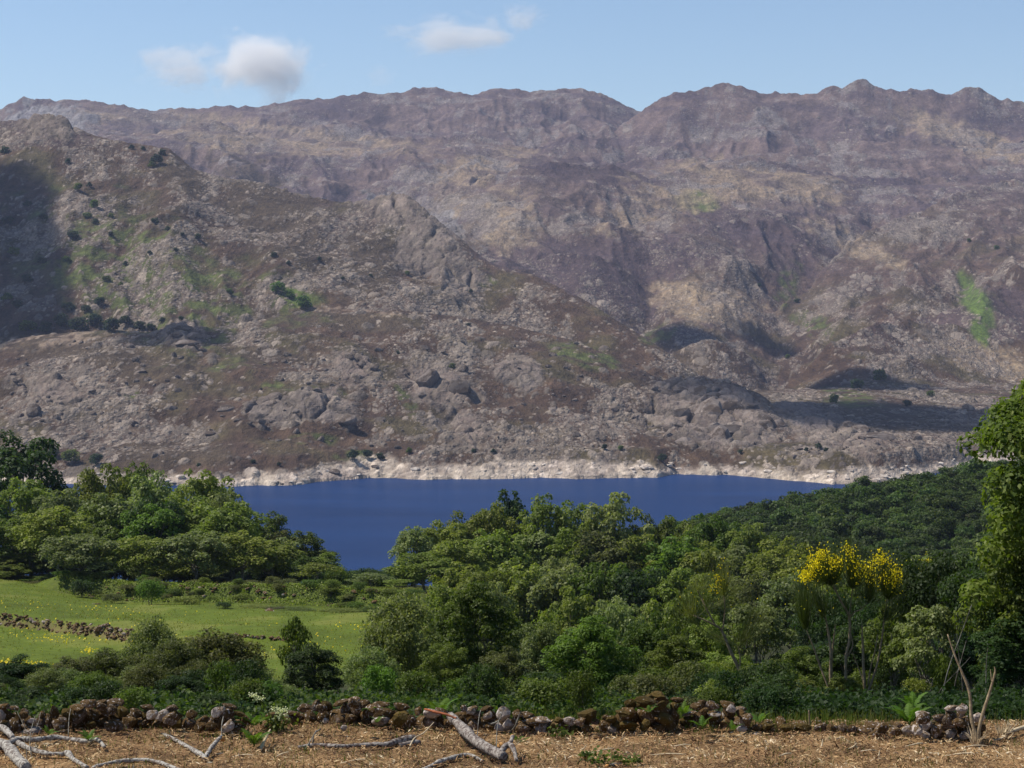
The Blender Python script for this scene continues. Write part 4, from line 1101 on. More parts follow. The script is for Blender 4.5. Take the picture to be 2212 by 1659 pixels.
def stone_mat(name, lo, hi, moss, mossamt, lich, lamt):
    m, nt, b = new_mat(name)
    tc = nt.nodes.new("ShaderNodeTexCoord"); oi = N(nt, "ShaderNodeObjectInfo")
    ad = N(nt, "ShaderNodeVectorMath", operation='ADD')
    sc = N(nt, "ShaderNodeVectorMath", operation='SCALE'); sc.inputs['Scale'].default_value = 40.0
    cx = nt.nodes.new("ShaderNodeCombineXYZ")
    for i in range(3): nt.links.new(oi.outputs['Random'], cx.inputs[i])
    nt.links.new(cx.outputs[0], sc.inputs[0]); nt.links.new(tc.outputs['Object'], ad.inputs[0]); nt.links.new(sc.outputs[0], ad.inputs[1])
    n = noise(nt, 2.2, 6, .65, vec=ad.outputs[0]); n2 = noise(nt, 1.1, 5, .7, vec=ad.outputs[0]); n3 = noise(nt, 3.4, 4, .6, vec=ad.outputs[0])
    col = ramp(nt, n.outputs['Fac'], [(.3, lo), (.7, hi)])
    # moss settles on upward faces (a property of the stone's growth)
    ge = N(nt, "ShaderNodeNewGeometry"); sx = nt.nodes.new("ShaderNodeSeparateXYZ"); nt.links.new(ge.outputs['Normal'], sx.inputs[0])
    ma = N(nt, "ShaderNodeMath", operation='MULTIPLY_ADD'); ma.inputs[1].default_value = .10; nt.links.new(sx.outputs[2], ma.inputs[0]); nt.links.new(n2.outputs['Fac'], ma.inputs[2])
    f = ramp(nt, ma.outputs[0], [(max(.02, .62 - mossamt * .3), (0, 0, 0)), (.72 - mossamt * .3, (1, 1, 1))])
    mcol = ramp(nt, n3.outputs['Fac'], [(.3, tuple(x * .6 for x in moss)), (.7, moss)])
    col = mixc(nt, f, col, mcol)
    if lamt:
        f3 = ramp(nt, n3.outputs['Fac'], [(.68 - lamt * .2, (0, 0, 0)), (.73 - lamt * .2, (1, 1, 1))])
        col = mixc(nt, f3, col, lich)
    hs = N(nt, "ShaderNodeHueSaturation"); mr = N(nt, "ShaderNodeMapRange"); mr.inputs['To Min'].default_value = .7; mr.inputs['To Max'].default_value = 1.3
    nt.links.new(oi.outputs['Random'], mr.inputs[0]); nt.links.new(mr.outputs[0], hs.inputs['Value']); nt.links.new(col, hs.inputs['Color'])
    nt.links.new(hs.outputs[0], b.inputs['Base Color'])
    b.inputs['Roughness'].default_value = .92; b.inputs['Specular IOR Level'].default_value = .15
    bump(nt, b, n.outputs['Fac'], .05, .9)
    return m
SM_MOSS = stone_mat("stone_mossy", (.10, .066, .044), (.22, .165, .125), (.10, .058, .020), .95, (.42, .38, .34), .38)
SM_MIX = stone_mat("stone_half_mossy", (.11, .078, .062), (.26, .205, .175), (.105, .062, .024), .7, (.44, .40, .37), .5)
SM_PALE = stone_mat("stone_pale", (.24, .195, .165), (.44, .385, .35), (.17, .115, .065), .3, (.56, .52, .49), .45)
SM_GREEN = stone_mat("stone_green_moss", (.13, .10, .085), (.24, .20, .17), (.088, .058, .014), 1.25, (.33, .30, .25), .2)
STM = {}
for nm, mt in (('moss', SM_MOSS), ('mix', SM_MIX), ('pale', SM_PALE), ('green', SM_GREEN)):
    STM[nm] = [rock_mesh("stone_" + nm, 500 + i, 2, .72, (mt,)) for i in range(9)]
def wall_Y(v):                    # depth of the ground seen at picture row v, on the litter strip
    ys = np.linspace(25.5, 34, 200); vs = vrow(gz0(np.zeros_like(ys), ys) / ys)
    return float(np.interp(-v, -vs[::1], ys)) if vs[0] > vs[-1] else float(np.interp(v, vs, ys))
def g_at(u, v):
    Y = wall_Y(v); x = float(xof(u, Y)); return x, Y, float(gz(x, Y))
def empty_thing(name, loc, label, cat, group=None, rot=(0, 0, 0)):
    return tag(link(name, None, None, loc, rot), label, cat, group)
ncount = 0
def stone(parent, u, v, w, h, Y, kind=None, tilt=None, parentloc=None):
    """a stone seen at (u, v) of picture size w x h, at depth Y"""
    global ncount
    ncount += 1
    kind = kind or rnd.choices(['moss', 'mix', 'pale', 'green'], [5, 3.6, .8, 1.2])[0]
    me = rnd.choice(STM[kind])
    x = float(xof(u, Y)); z = float(kz(v)) * Y
    sx = w / F * Y * .5; sz = h / F * Y * .5 / .70
    o = link('stone', me, parent, Vector((x, Y, z)) - parentloc, (rnd.uniform(-.25, .25), tilt if tilt is not None else rnd.uniform(-.35, .35), rnd.choice([0, math.pi]) + rnd.uniform(-.5, .5)), (sx, sx * rnd.uniform(.8, 1.15), sz))
    return o
def run_of_wall(label, ua, ub, tops, bases, rows_h, kinds=None, group='dry stone wall'):
    loc = Vector(g_at((ua + ub) / 2, float(np.interp((ua + ub) / 2, bases[0], bases[1]))))
    w = empty_thing('stone_wall', loc, label, 'wall', None)
    u = ua
    while u < ub:
        vb = float(np.interp(u, bases[0], bases[1])); vt = float(np.interp(u, tops[0], tops[1])) - 7
        wd = rnd.uniform(24, 44)
        v = vb - 4; Y0 = wall_Y(vb)
        lev = 0
        while v > vt + 5:
            hh = min(rnd.uniform(17, 33), max(12, v - vt + 4))
            ww = wd * rnd.uniform(.8, 1.15)
            stone(w, u + wd * .5 + rnd.uniform(-7, 7) + (lev % 2) * 9, v - hh * .5, ww, hh * 1.12, Y0 + rnd.uniform(-.07, .16) + lev * .06, rnd.choices(*kinds)[0] if kinds else None, None, loc)
            v -= hh * rnd.uniform(.78, .95); lev += 1
        # hearting behind
        stone(w, u + wd * .5, (vb + vt) * .5 + 6, wd * 1.2, (vb - vt) * .8, Y0 + .38, 'moss', None, loc)
        u += wd * .86
    return w, loc
b0 = ([-60, 100, 200, 380, 480, 560, 600, 700, 860, 980], [1588, 1584, 1578, 1580, 1592, 1580, 1566, 1568, 1576, 1578])
WL1, l1 = run_of_wall('left run of the dry stone wall, brown with moss, as far as the fern', -70, 505,
    ([-60, 20, 60, 75, 120, 160, 190, 245, 258, 300, 330, 350, 390, 410, 440, 470, 500, 540], [1532, 1534, 1548, 1534, 1540, 1530, 1520, 1522, 1540, 1532, 1545, 1535, 1545, 1558, 1545, 1528, 1548, 1560]), b0, None)
WL2, l2 = run_of_wall('middle run of the dry stone wall with rounded lichen speckled stones', 560, 990,
    ([560, 620, 645, 700, 750, 780, 830, 880, 930, 990], [1545, 1548, 1522, 1524, 1516, 1526, 1524, 1540, 1545, 1550]), b0, None)
WL3, l3 = run_of_wall('collapsed low run of the wall with scattered pale stones right of the thick log', 985, 1275,
    ([985, 1020, 1060, 1100, 1150, 1200, 1275], [1540, 1534, 1544, 1545, 1560, 1558, 1562]), ([980, 1100, 1275], [1580, 1588, 1590]), None, ([ 'moss', 'mix', 'pale', 'green'], [2.5, 3.5, 2.2, 1]))
WL4, l4 = run_of_wall('high mossy mound of the wall overgrown with brown moss and roots', 1296, 1462,
    ([1290, 1320, 1360, 1400, 1440, 1465], [1560, 1536, 1512, 1508, 1516, 1545]), ([1290, 1465], [1590, 1582]), None, (['moss', 'green'], [3, 2]))
WL5, l5 = run_of_wall('short run of mossy stones with ferns right of the mossy mound', 1470, 1600,
    ([1470, 1500, 1540, 1570, 1600], [1548, 1522, 1522, 1532, 1548]), ([1470, 1600], [1578, 1582]), None)
WL6, l6 = run_of_wall('right pile of bare round stones at the end of the wall', 1985, 2100,
    ([1980, 1995, 2030, 2050, 2085, 2105], [1545, 1548, 1550, 1530, 1528, 1560]), ([1980, 2100], [1600, 1606]), None, (['mix', 'pale', 'moss'], [4, 1.6, 1.5]))
WL7, l7 = run_of_wall('low broken remnant of the wall sunk in grass under the brooms', 1622, 1978,
    ([1622, 1660, 1700, 1760, 1820, 1880, 1930, 1978], [1572, 1566, 1574, 1570, 1576, 1572, 1574, 1576]), ([1622, 1750, 1978], [1586, 1586, 1597]), None, (['mix', 'moss', 'pale', 'green'], [3, 4, .7, 1]))
# individually recognisable stones of the wall
for par, loc, u, v, w, h, kind, tilt in [
    (WL1, l1, 184, 1519, 36, 18, 'mix', .1), (WL1, l1, 212, 1525, 26, 18, 'mix', .2), (WL1, l1, 236, 1532, 24, 20, 'mix', -.3), (WL1, l1, 466, 1537, 36, 26, 'pale', -.35),
    (WL1, l1, 322, 1543, 30, 24, 'pale', -.3), (WL1, l1, 365, 1552, 40, 32, 'mix', 0), (WL1, l1, 128, 1554, 20, 14, 'pale', .3), (WL1, l1, 62, 1557, 22, 14, 'pale', 0), (WL1, l1, 60, 1578, 48, 18, 'pale', 0), (WL1, l1, 130, 1581, 30, 14, 'mix', 0),
    (WL1, l1, 240, 1568, 44, 26, 'mix', .2), (WL1, l1, 478, 1560, 26, 44, 'moss', 0), (WL1, l1, -4, 1545, 18, 30, 'pale', 0),
    (WL2, l2, 656, 1529, 32, 22, 'mix', 0), (WL2, l2, 690, 1530, 30, 26, 'mix', 0), (WL2, l2, 760, 1520, 30, 24, 'mix', .3), (WL2, l2, 806, 1530, 40, 18, 'mix', 0), (WL2, l2, 862, 1555, 36, 44, 'green', .3), (WL2, l2, 700, 1556, 14, 14, 'pale', 0), (WL2, l2, 740, 1572, 18, 18, 'pale', 0),
    (WL3, l3, 1087, 1540, 32, 36, 'pale', .3), (WL3, l3, 1018, 1536, 24, 20, 'pale', 0), (WL3, l3, 1054, 1546, 24, 24, 'pale', 0), (WL3, l3, 1172, 1556, 34, 20, 'pale', .1), (WL3, l3, 1234, 1560, 18, 22, 'pale', 0), (WL3, l3, 1000, 1530, 16, 20, 'mix', 0), (WL3, l3, 1112, 1556, 16, 20, 'mix', .2), (WL3, l3, 1120, 1545, 24, 14, 'mix', .2), (WL3, l3, 1192, 1572, 24, 26, 'mix', 0), (WL3, l3, 1246, 1576, 26, 20, 'green', 0), (WL3, l3, 1270, 1547, 46, 30, 'green', -.2),
    (WL4, l4, 1320, 1554, 30, 22, 'green', 0), (WL4, l4, 1360, 1566, 46, 24, 'green', 0), (WL4, l4, 1440, 1552, 34, 28, 'green', 0), (WL4, l4, 1330, 1580, 36, 26, 'pale', .5), (WL4, l4, 1350, 1540, 46, 20, 'green', 0), (WL4, l4, 1430, 1524, 40, 20, 'green', .4), (WL4, l4, 1395, 1514, 50, 20, 'green', 0),
    (WL5, l5, 1582, 1531, 22, 26, 'pale', .4), (WL5, l5, 1545, 1524, 26, 16, 'mix', 0), (WL5, l5, 1550, 1542, 34, 14, 'pale', 0), (WL5, l5, 1510, 1526, 32, 18, 'moss', 0), (WL5, l5, 1608, 1575, 26, 14, 'pale', 0), (WL5, l5, 1616, 1558, 30, 34, 'mix', 0),
    (WL6, l6, 2000, 1552, 34, 32, 'mix', .4), (WL6, l6, 2052, 1555, 24, 28, 'mix', 0), (WL6, l6, 2085, 1532, 30, 24, 'pale', 0), (WL6, l6, 1990, 1578, 22, 30, 'pale', .6), (WL6, l6, 2030, 1578, 24, 28, 'mix', 0), (WL6, l6, 2085, 1562, 40, 24, 'mix', .3)]:
    stone(par, u, v, w, h, wall_Y(1584 if par is not WL6 else 1600) - .14, kind, tilt, loc)
def lone(name, u, vb, w, h, kind, label, cat='stone', group=None, tilt=0):
    x, Y, z = g_at(u, vb)
    me = rnd.choice(STM[kind]); sx = w / F * Y * .5; sz = h / F * Y * .5 / .7
    o = link(name, me, None, (x, Y, z + sz * .45), (0, tilt, rnd.uniform(0, 6)), (sx, sx, sz))
    return tag(o, label, cat, group)
for u, vb, w, h, k, lab in [
    (1690, 1578, 30, 40, 'moss', 'upright brown stone beside the fern right of the white topped stones'), (1662, 1574, 24, 30, 'mix', 'blunt stone left of the upright brown one'),
    (1730, 1574, 40, 24, 'moss', 'half buried stone in the grass right of the upright one'), (1771, 1566, 26, 24, 'mix', 'squared grey stone in the grass by the broken stake'),
    (1828, 1582, 32, 24, 'mix', 'round grey stone at the foot of the middle broom stem'), (1850, 1584, 26, 18, 'mix', 'low stone touching the round grey one'),
    (1915, 1574, 56, 18, 'moss', 'flat mossy slab lying left of the dark fern'), (1896, 1592, 34, 20, 'moss', 'brown stone half sunk in litter below the flat slab'),
    (1640, 1590, 20, 12, 'pale', 'small white stone at the foot of the grass'), (1290, 1596, 24, 14, 'mix', 'small stone in the litter below the green capped boulder')]:
    lone('stone', u, vb, w, h, k, lab)

# boulders on the far slopes
BM = stone_mat("boulder_granite", (.10, .083, .074), (.185, .152, .134), (.075, .055, .042), .3, (.24, .205, .18), .25)
BMP = stone_mat("boulder_bleached", (.40, .345, .29), (.58, .51, .44), (.30, .24, .20), .15, (.64, .58, .52), .3)
BME = [rock_mesh("boulder", 700 + i, 2, .62, (BM,), .3) for i in range(10)]
BMB = [rock_mesh("boulder_pale", 720 + i, 2, .5, (BMP,), .3) for i in range(8)]
def boulder(u, v, w, h, label, group=None, mats=None, lift=0.0, tilt=0):
    q = hit(u, v + h * .35)
    if q is None: return None
    me = rnd.choice(mats or BME)
    sx = w / F * q.y * .5; sz = h / F * q.y * .5 / .6
    o = link('boulder', me, None, q + Vector((0, 0, lift / F * q.y + sz * .15)), (rnd.uniform(.1, .4), tilt, rnd.uniform(-.5, .5)), (sx, sx * .9, sz))
    return tag(o, label, 'boulder', group)
GB = 'granite boulders strewn over the near slope'
for u, v, w, h, lab in [
    (396, 706, 44, 14, 'flat capstone on top of the stacked rocks on the bench'), (385, 722, 36, 14, 'middle slab of the stacked rocks on the bench'), (398, 738, 60, 16, 'broad bottom slab of the stacked rocks on the bench'), (418, 722, 30, 12, 'right hand slab of the stacked rocks on the bench'),
    (366, 716, 16, 14, 'small block at the left shoulder of the stacked rocks'), (374, 765, 14, 16, 'upright block of the pair below the stacked rocks'), (388, 772, 18, 12, 'round block of the pair below the stacked rocks'), (382, 812, 14, 10, 'lone round boulder on the brown slope below the pair'),
    (305, 800, 24, 10, 'dark slab left of the lone round boulder'), (320, 818, 20, 14, 'block under the dark slab'), (292, 820, 16, 14, 'pale block left under the dark slab'), (510, 905, 20, 12, 'pale round boulder low on the brown slope'), (455, 937, 34, 10, 'pair like flat boulder above the shore on the brown slope'),
    (480, 880, 50, 24, 'smooth hump of granite low on the brown slope'), (745, 905, 50, 26, 'smooth hump of granite in the middle of the slope'), (70, 885, 34, 18, 'angular block among rubble at the left'), (120, 900, 20, 16, 'grey block right of the angular one at the left'), (925, 815, 50, 30, 'steep slab below the dark overhang'), (990, 830, 60, 36, 'broad ribbed slab right of the steep one'),
    (255, 908, 14, 10, 'small boulder alone in brown heath at the left'), (1830, 915, 26, 16, 'rounded boulder on the skyline of the right rocky point'), (1856, 922, 50, 16, 'long smooth whaleback beside the rounded skyline boulder'), (1900, 940, 70, 16, 'long smooth whaleback falling toward the right'), (2090, 880, 30, 20, 'pale boulder in the dark rocks at the right')]:
    boulder(u, v, w, h, lab, GB)
# dome slabs
for (u, v, w, h) in [(1440, 838, 50, 16), (1475, 832, 34, 16), (1510, 832, 44, 22), (1550, 842, 50, 16), (1495, 862, 36, 22), (1470, 870, 40, 40), (1530, 868, 46, 26), (1575, 862, 44, 20), (1610, 862, 40, 14), (1500, 905, 34, 40), (1545, 900, 40, 40), (1590, 905, 90, 26), (1460, 905, 30, 24), (1445, 925, 30, 30), (1485, 935, 44, 28), (1550, 925, 40, 30), (1640, 890, 44, 18), (1650, 905, 30, 16), (1620, 880, 40, 16), (1430, 895, 24, 22), (1680, 905, 40, 16)]:
    boulder(u, v, w * 1.45, h * 1.7, 'one of the fitted granite slabs that make up the big dome above the shore', 'slabs of the granite dome', None, -h * .75)
k = 0; tries = 0
while k < 190 and tries < 4000:
    tries += 1
    u = rnd.uniform(0, 2100); v = rnd.uniform(735, 985)
    if u > 1420 and v < 900: continue
    if fbm(np.array([u / 90.0]), np.array([v / 40.0]), 801, 3)[0] < .05: continue
    w = 7 + 16 * rnd.random() ** 2.2
    if boulder(u, v, w, w * rnd.uniform(.45, .75), 'grey boulder ' + where(v, [(800, 'high'), (890, 'halfway up'), (2000, 'low')]) + ' on the near slope ' + where(u, [(240, 'at the left picture edge'), (480, 'below the stacked rocks'), (760, 'below the bright green clump'), (1050, 'around the steep ribbed slabs'), (1380, 'left of the granite dome'), (1720, 'under the granite dome'), (3000, 'on the point right of the dome')]), GB): k += 1
k = 0
for tries in range(2000):
    if k >= 70: break
    u = rnd.uniform(120, 2080); vs_ = float(vrow(WL / SHORE(u)))
    v = vs_ - rnd.uniform(0, 30)
    w = 8 + 18 * rnd.random() ** 2
    if boulder(u, v, w, w * rnd.uniform(.35, .6), 'bleached boulder along the far waterline ' + where(u, [(520, 'above the left wood'), (760, 'by the reddish tilted slab'), (1080, 'on the broad white shore left of the middle'), (1440, 'on the broad white shore right of the middle'), (1700, 'in the bay below the granite dome'), (3000, 'near the dark wooded hill')]), 'bleached boulders along the waterline', BMB): k += 1
boulder(720, 1016, 34, 18, 'reddish tilted slab on the bleached far shore', None, BME, 0, .35)
boulder(808, 1006, 20, 10, 'brown rounded boulder on the bleached far shore right of the reddish slab', None, BME)
boulder(594, 1046, 12, 6, 'small black rock at the waterline, left one of two', None, None)
boulder(609, 1046, 9, 6, 'small black rock at the waterline, right one of two', None, None)
# terrace rubble
def rubble(name, label, ua, ya, ub, yb, n, smin, smax, dy, cat='terrace wall', hgt=1.2):
    x0 = float(xof((ua + ub) / 2, (ya + yb) / 2)); y0 = (ya + yb) / 2
    loc = Vector((x0, y0, float(gz(x0, y0))))
    w = empty_thing(name, loc, label, cat)
    for i in range(n):
        t = rnd.random(); u = ua + (ub - ua) * t; Y = ya + (yb - ya) * t - .1 + rnd.uniform(-dy, dy)
        x = float(xof(u, Y)); s = rnd.uniform(smin, smax)
        z = float(gz(x, Y)) + rnd.uniform(0, .25)
        link('stone', rnd.choice(STM[rnd.choices(['mix', 'moss', 'pale'], [4, 6, .6])[0]]), w, Vector((x, Y, z)) - loc, (0, rnd.uniform(-.3, .3), rnd.uniform(0, 6)), (s, s, s * .8))
    return w
rubble('terrace_wall', 'low stone terrace wall crossing the left meadow', -60, 181.4, 283, 160.2, 260, .10, .26, .7)
rubble('terrace_wall', 'thin low stone line across the meadow behind the olive willow', 490, 164.6, 640, 161, 70, .10, .22, .25)
rubble('terrace_wall', 'stones showing in the overgrown bank under the upper meadow', 140, 234, 880, 207, 110, .14, .42, 1.8)
for (u, Y, s, lab) in [(222, 166, .9, 'big white boulder sticking out of the terrace wall'), (204, 217, .8, 'pale boulder on the left part of the bank'), (586, 204, .9, 'grey lilac boulder set in the bank above the meadow'), (268, 213, .7, 'pinkish boulder in the bank below the bright bush')]:
    x = float(xof(u, Y)); o = link('boulder', rnd.choice(STM['mix']), None, (x, Y - 1.0, float(gz(x, Y)) - .3), (0, .3, rnd.uniform(0, 6)), (s, s * .8, s)); tag(o, lab, 'boulder')
#FORE#
# ------------------------------------------------------------------ litter, grass, meadow
rg = np.random.default_rng(77)
def sliver_mat(name, stops, rough=.9):
    m, nt, b = new_mat(name)
    at = N(nt, "ShaderNodeAttribute", attribute_name="tint")
    col = ramp(nt, at.outputs['Fac'], stops)
    nt.links.new(col, b.inputs['Base Color'])
    b.inputs['Roughness'].default_value = rough; b.inputs['Specular IOR Level'].default_value = .2
    return m
STRAW = sliver_mat("straw_and_chips", [(0, (.060, .032, .018)), (.3, (.20, .105, .050)), (.58, (.39, .25, .122)), (.82, (.55, .41, .23)), (1, (.64, .54, .38))])
def near_uv(n, vmin=1560, vmax=1700, umin=-260, umax=2460):
    """points spread evenly over the litter strip"""
    Y = rg.uniform(26.2, 31.6, n); u = rg.uniform(umin, umax, n)
    x = xof(u, Y)
    return x, Y, gz(x, Y)
n = 70000
x, Y, z = near_uv(n)
patch = fbm(x / .8, Y / .8, 901, 3)
P = np.stack([x, Y, z + .035 + rg.uniform(0, .035, n)], 1)
Nn = unit(rg.normal(size=(n, 3)) * np.array([.45, .45, .45]) + np.array([0, 0, 1]))
L = .02 + .13 * rg.random(n) ** 2.6
V, Q = leaf_quads(P, Nn, L, np.clip(L * rg.uniform(.10, .32, n), .006, .020), rg, .05)
tint = np.clip(.42 + .30 * patch + .22 * fbm(x / 3.1, Y / 1.6, 903, 2) + .25 * rg.normal(size=n), 0, 1)
lit = link('straw_litter', mesh_np('straw_litter', V, Q, [STRAW], False, {'tint': np.repeat(tint, 4)}))
tag(lit, 'straw, bark chips and dry leaves covering the cleared strip', None, None, 'stuff')
def blades(name, x, Y, z, h, wd, mat, label, lean=.35, cl=None):
    n = len(x)
    a = rg.uniform(0, 6.28, n); d = np.stack([np.cos(a), np.sin(a), 0 * a], 1)
    b_ = rg.uniform(0, 6.28, n); s = np.stack([np.cos(b_), np.sin(b_), 0 * b_], 1)
    h = h.reshape(-1, 1); wd = np.asarray(wd).reshape(-1, 1)
    p = np.stack([x, Y, z], 1)
    le = lean * rg.uniform(.2, 1.2, (n, 1))
    v0 = p - s * wd; v1 = p + s * wd
    m = p + np.array([0, 0, 1]) * h * .6 + d * h * le * .4
    v2 = m + s * wd * .7; v3 = m - s * wd * .7
    v4 = p + np.array([0, 0, 1]) * h * (1 - le * .3) + d * h * le
    V = np.stack([v0, v1, v2, v3, v4], 1).reshape(-1, 3)
    i = np.arange(n)[:, None] * 5
    q = i + np.array([[0, 1, 2, 3]]); t = i + np.array([[3, 2, 4]])
    tint = np.clip(rg.normal(.5, .25, n), 0, 1) if cl is None else cl
    pale = (rg.random(n) < .22) * rg.uniform(.4, 1, n)
    o = link(name, mesh_np(name, V, [q, t], [mat], False, {'tint': np.repeat(tint, 5), 'pale': np.repeat(pale, 5)}))
    return tag(o, label, None, None, 'stuff')
# grass of the strip, thicker along the wall foot and in front of the right stones
x, Y, z = near_uv(26000)
u = x / Y * F + 1106
dens = .10 + .55 * sst(.15, .6, fbm(x / .9, Y / .5, 911, 3)) + 1.0 * sst(29.6, 31.2, Y) * (.3 + .9 * sst(1420, 1520, u) * (1 - sst(1800, 1960, u))) + .5 * sst(1100, 300, u) * sst(-.1, .5, fbm(x / 1.3, Y / .7, 913, 3))
k = rg.random(len(x)) < dens * .62
x, Y, z, u = x[k], Y[k], z[k], u[k]
h = (.05 + .09 * rg.random(len(x))) * (1 + 1.5 * sst(30.1, 31.0, Y) * sst(1440, 1520, u))
blades('strip_grass', x, Y, z, h, .006, LM['grass'], 'thin grass growing through the litter and along the wall foot')
Y = rg.uniform(31.6, 33.6, 5000); u = rg.uniform(1090, 2000, 5000); x = xof(u, Y)
blades('wall_back_grass', x, Y, gz(x, Y), .08 + .20 * rg.random(5000) ** 2, .010, LM['grass'], 'rank grass behind the stone wall')
n = 42000
u = rg.uniform(-200, 2400, n); Y = 31.8 + rg.random(n) ** 1.4 * np.where(u > 1600, 9, 30); x = xof(u, Y)
P = np.stack([x, Y, gz(x, Y) + rg.uniform(.02, .55, n) * (.35 + .65 * np.abs(fbm(x / 1.2, Y / 1.2, 941, 2)))], 1)
V, Q = leaf_quads(P, unit(rg.normal(size=(n, 3)) * .7 + np.array([0, -.2, .8])), rg.uniform(.06, .14, n), rg.uniform(.04, .09, n), rg)
tag(link('brambles', mesh_np('brambles', V, Q, [LM['dark'], LM['deep']], False, {'tint': np.repeat(rg.random(n), 4), 'pale': np.zeros(4 * n)}, None, ((u > 1550) | (rg.random(n) < .5)).astype(np.int32))), 'low brambles and ivy covering the ground behind the wall', None, None, 'stuff')  # right side uses only the deep leaf colour, as painted shade
# meadow
n = 42000
Y = rg.uniform(108, 262, n); u = rg.uniform(-160, 980, n); x = xof(u, Y)
gp = fbm(x / 14, Y / 20, 921, 3)
k = (rg.random(n) < .5 + .6 * gp + .3 * sst(205, 235, Y))
x, Y, u, gp = x[k], Y[k], u[k], gp[k]
blades('meadow_grass', x, Y, gz(x, Y), (.06 + .18 * rg.random(len(x)) ** 2) + .18 * sst(206, 225, Y) * (u > 480), .035, LM['meadow'], 'uneven grass of the green meadow', .9)
fl = []
for cu, cY, ru, rY, m in [(8, 141, 26, 4, 90), (70, 140, 50, 4, 60), (130, 162, 60, 4, 50), (186, 152, 20, 2.5, 36), (300, 160, 90, 8, 25), (100, 190, 200, 12, 40), (780, 178, 60, 6, 40), (700, 160, 80, 14, 30), (590, 150, 60, 10, 14), (240, 196, 80, 6, 20), (400, 185, 300, 25, 30), (60, 168, 120, 8, 50)]:
    fl.append(np.stack([rg.normal(cu, ru * .5, m), rg.normal(cY, rY * .5, m)], 1))
fl = np.concatenate(fl); u, Y = fl[:, 0], fl[:, 1]; x = xof(u, Y); m = len(x)
P = np.stack([x, Y, gz(x, Y) + rg.uniform(.1, .3, m)], 1)
V, Q = leaf_quads(P, unit(rg.normal(size=(m, 3)) * .6 + np.array([0, -.5, .8])), rg.uniform(.10, .24, m), rg.uniform(.08, .18, m), rg)
tag(link('meadow_flowers', mesh_np('meadow_flowers', V, Q, [FLOWER], False, {'tint': np.repeat(rg.random(m), 4)})), 'small yellow flowers sprinkled over the meadow', None, None, 'stuff')
# bracken and herbs over the bank
n = 16000
t_ = rg.random(n); u = 120 + 780 * t_; Y = 236 - 30 * t_ + rg.normal(0, 2.6, n) + 1.2; x = xof(u, Y)
P = np.stack([x, Y, gz(x, Y) + rg.uniform(.05, .7, n) * (.4 + .6 * np.abs(fbm(x / 5, Y / 5, 931, 2)))], 1)
V, Q = leaf_quads(P, unit(rg.normal(size=(n, 3)) * .7 + np.array([0, -.2, .8])), rg.uniform(.12, .34, n), rg.uniform(.1, .22, n), rg)
tag(link('bank_herbs', mesh_np('bank_herbs', V, Q, [LM['mid']], False, {'tint': np.repeat(rg.random(n), 4), 'pale': np.repeat((rg.random(n) < .15) * .8, 4)})), 'bracken and brambles over the meadow bank', None, None, 'stuff')

# ------------------------------------------------------------------ fallen wood
def gp3(u, v, lift=0.0, Y=None):
    Yy = wall_Y(v) if Y is None else Y
    xx = float(xof(u, Yy)); zz = float(gz(xx, Yy)) if Y is None else float(kz(v)) * Yy
    return np.array([xx, Yy, zz + lift])
def limb_mesh(name, pts, r, mat, k=11, sub=9, knob=.22, seed=0):
    pts = np.array(pts); n = len(pts)
    t = np.linspace(0, n - 1, (n - 1) * sub + 1)
    # Catmull-Rom through the points
    def cr(i, f):
        p0, p1, p2, p3 = pts[max(i - 1, 0)], pts[i], pts[min(i + 1, n - 1)], pts[min(i + 2, n - 1)]
        return .5 * (2 * p1 + (p2 - p0) * f + (2 * p0 - 5 * p1 + 4 * p2 - p3) * f * f + (3 * p1 - p0 - 3 * p2 + p3) * f ** 3)
    Pp = np.array([cr(min(int(q), n - 2), q - min(int(q), n - 2)) for q in t])
    rr = (np.interp(t, np.arange(n), r) if hasattr(r, '__len__') else np.full(len(t), r)) * .78
    rr = rr * (1 + knob * gn(t * 1.3, t * 0 + seed, 31 + seed))
    V, Q = tube(Pp, rr, k)
    V = V + (gn(V[:, 0] * 9, V[:, 1] * 9 + V[:, 2] * 9, 7 + seed) * .16 + gn(V[:, 0] * 31, V[:, 1] * 31 + V[:, 2] * 37, 17 + seed) * .12)[:, None] * np.repeat(rr, k)[:, None] * unit(V - np.repeat(Pp, k, 0))
    c0, c1 = len(V), len(V) + 1
    V = np.concatenate([V, Pp[:1], Pp[-1:]])
    m = len(Pp)
    tri = [(c0, (j + 1) % k, j) for j in range(k)] + [(c1, (m - 1) * k + j, (m - 1) * k + (j + 1) % k) for j in range(k)]
    return mesh_np(name, V, [Q, np.array(tri)], [mat], True)
def fallen(name, label, limbs, mat, cat='branch', cuts=(), twigs=()):
    l0 = Vector(limbs[0][0][0])
    e_ = empty_thing(name, l0, label, cat)
    for i, (pts, r) in enumerate(limbs):
        link('limb', limb_mesh('limb', np.array(pts) - np.array(l0), r, mat, seed=i + len(label)), e_)
    for p, d, r in cuts:
        a = unit(np.array(d)); V, Q = tube(np.array([p - a * .02, p + a * .006]), [r, r], 12)
        V = np.concatenate([V, [p + a * .008]]); tri = np.array([(24, 12 + j, 12 + (j + 1) % 12) for j in range(12)])
        link('cut_end', mesh_np('cut_end', V - np.array(l0), [Q, tri], [CUT]), e_)
    for pts, r in twigs:
        link('twig', limb_mesh('twig', np.array(pts) - np.array(l0), r, BARK, 5, 3), e_)
    return e_
G = lambda *a: [gp3(u, v, l) for (u, v, l) in a]
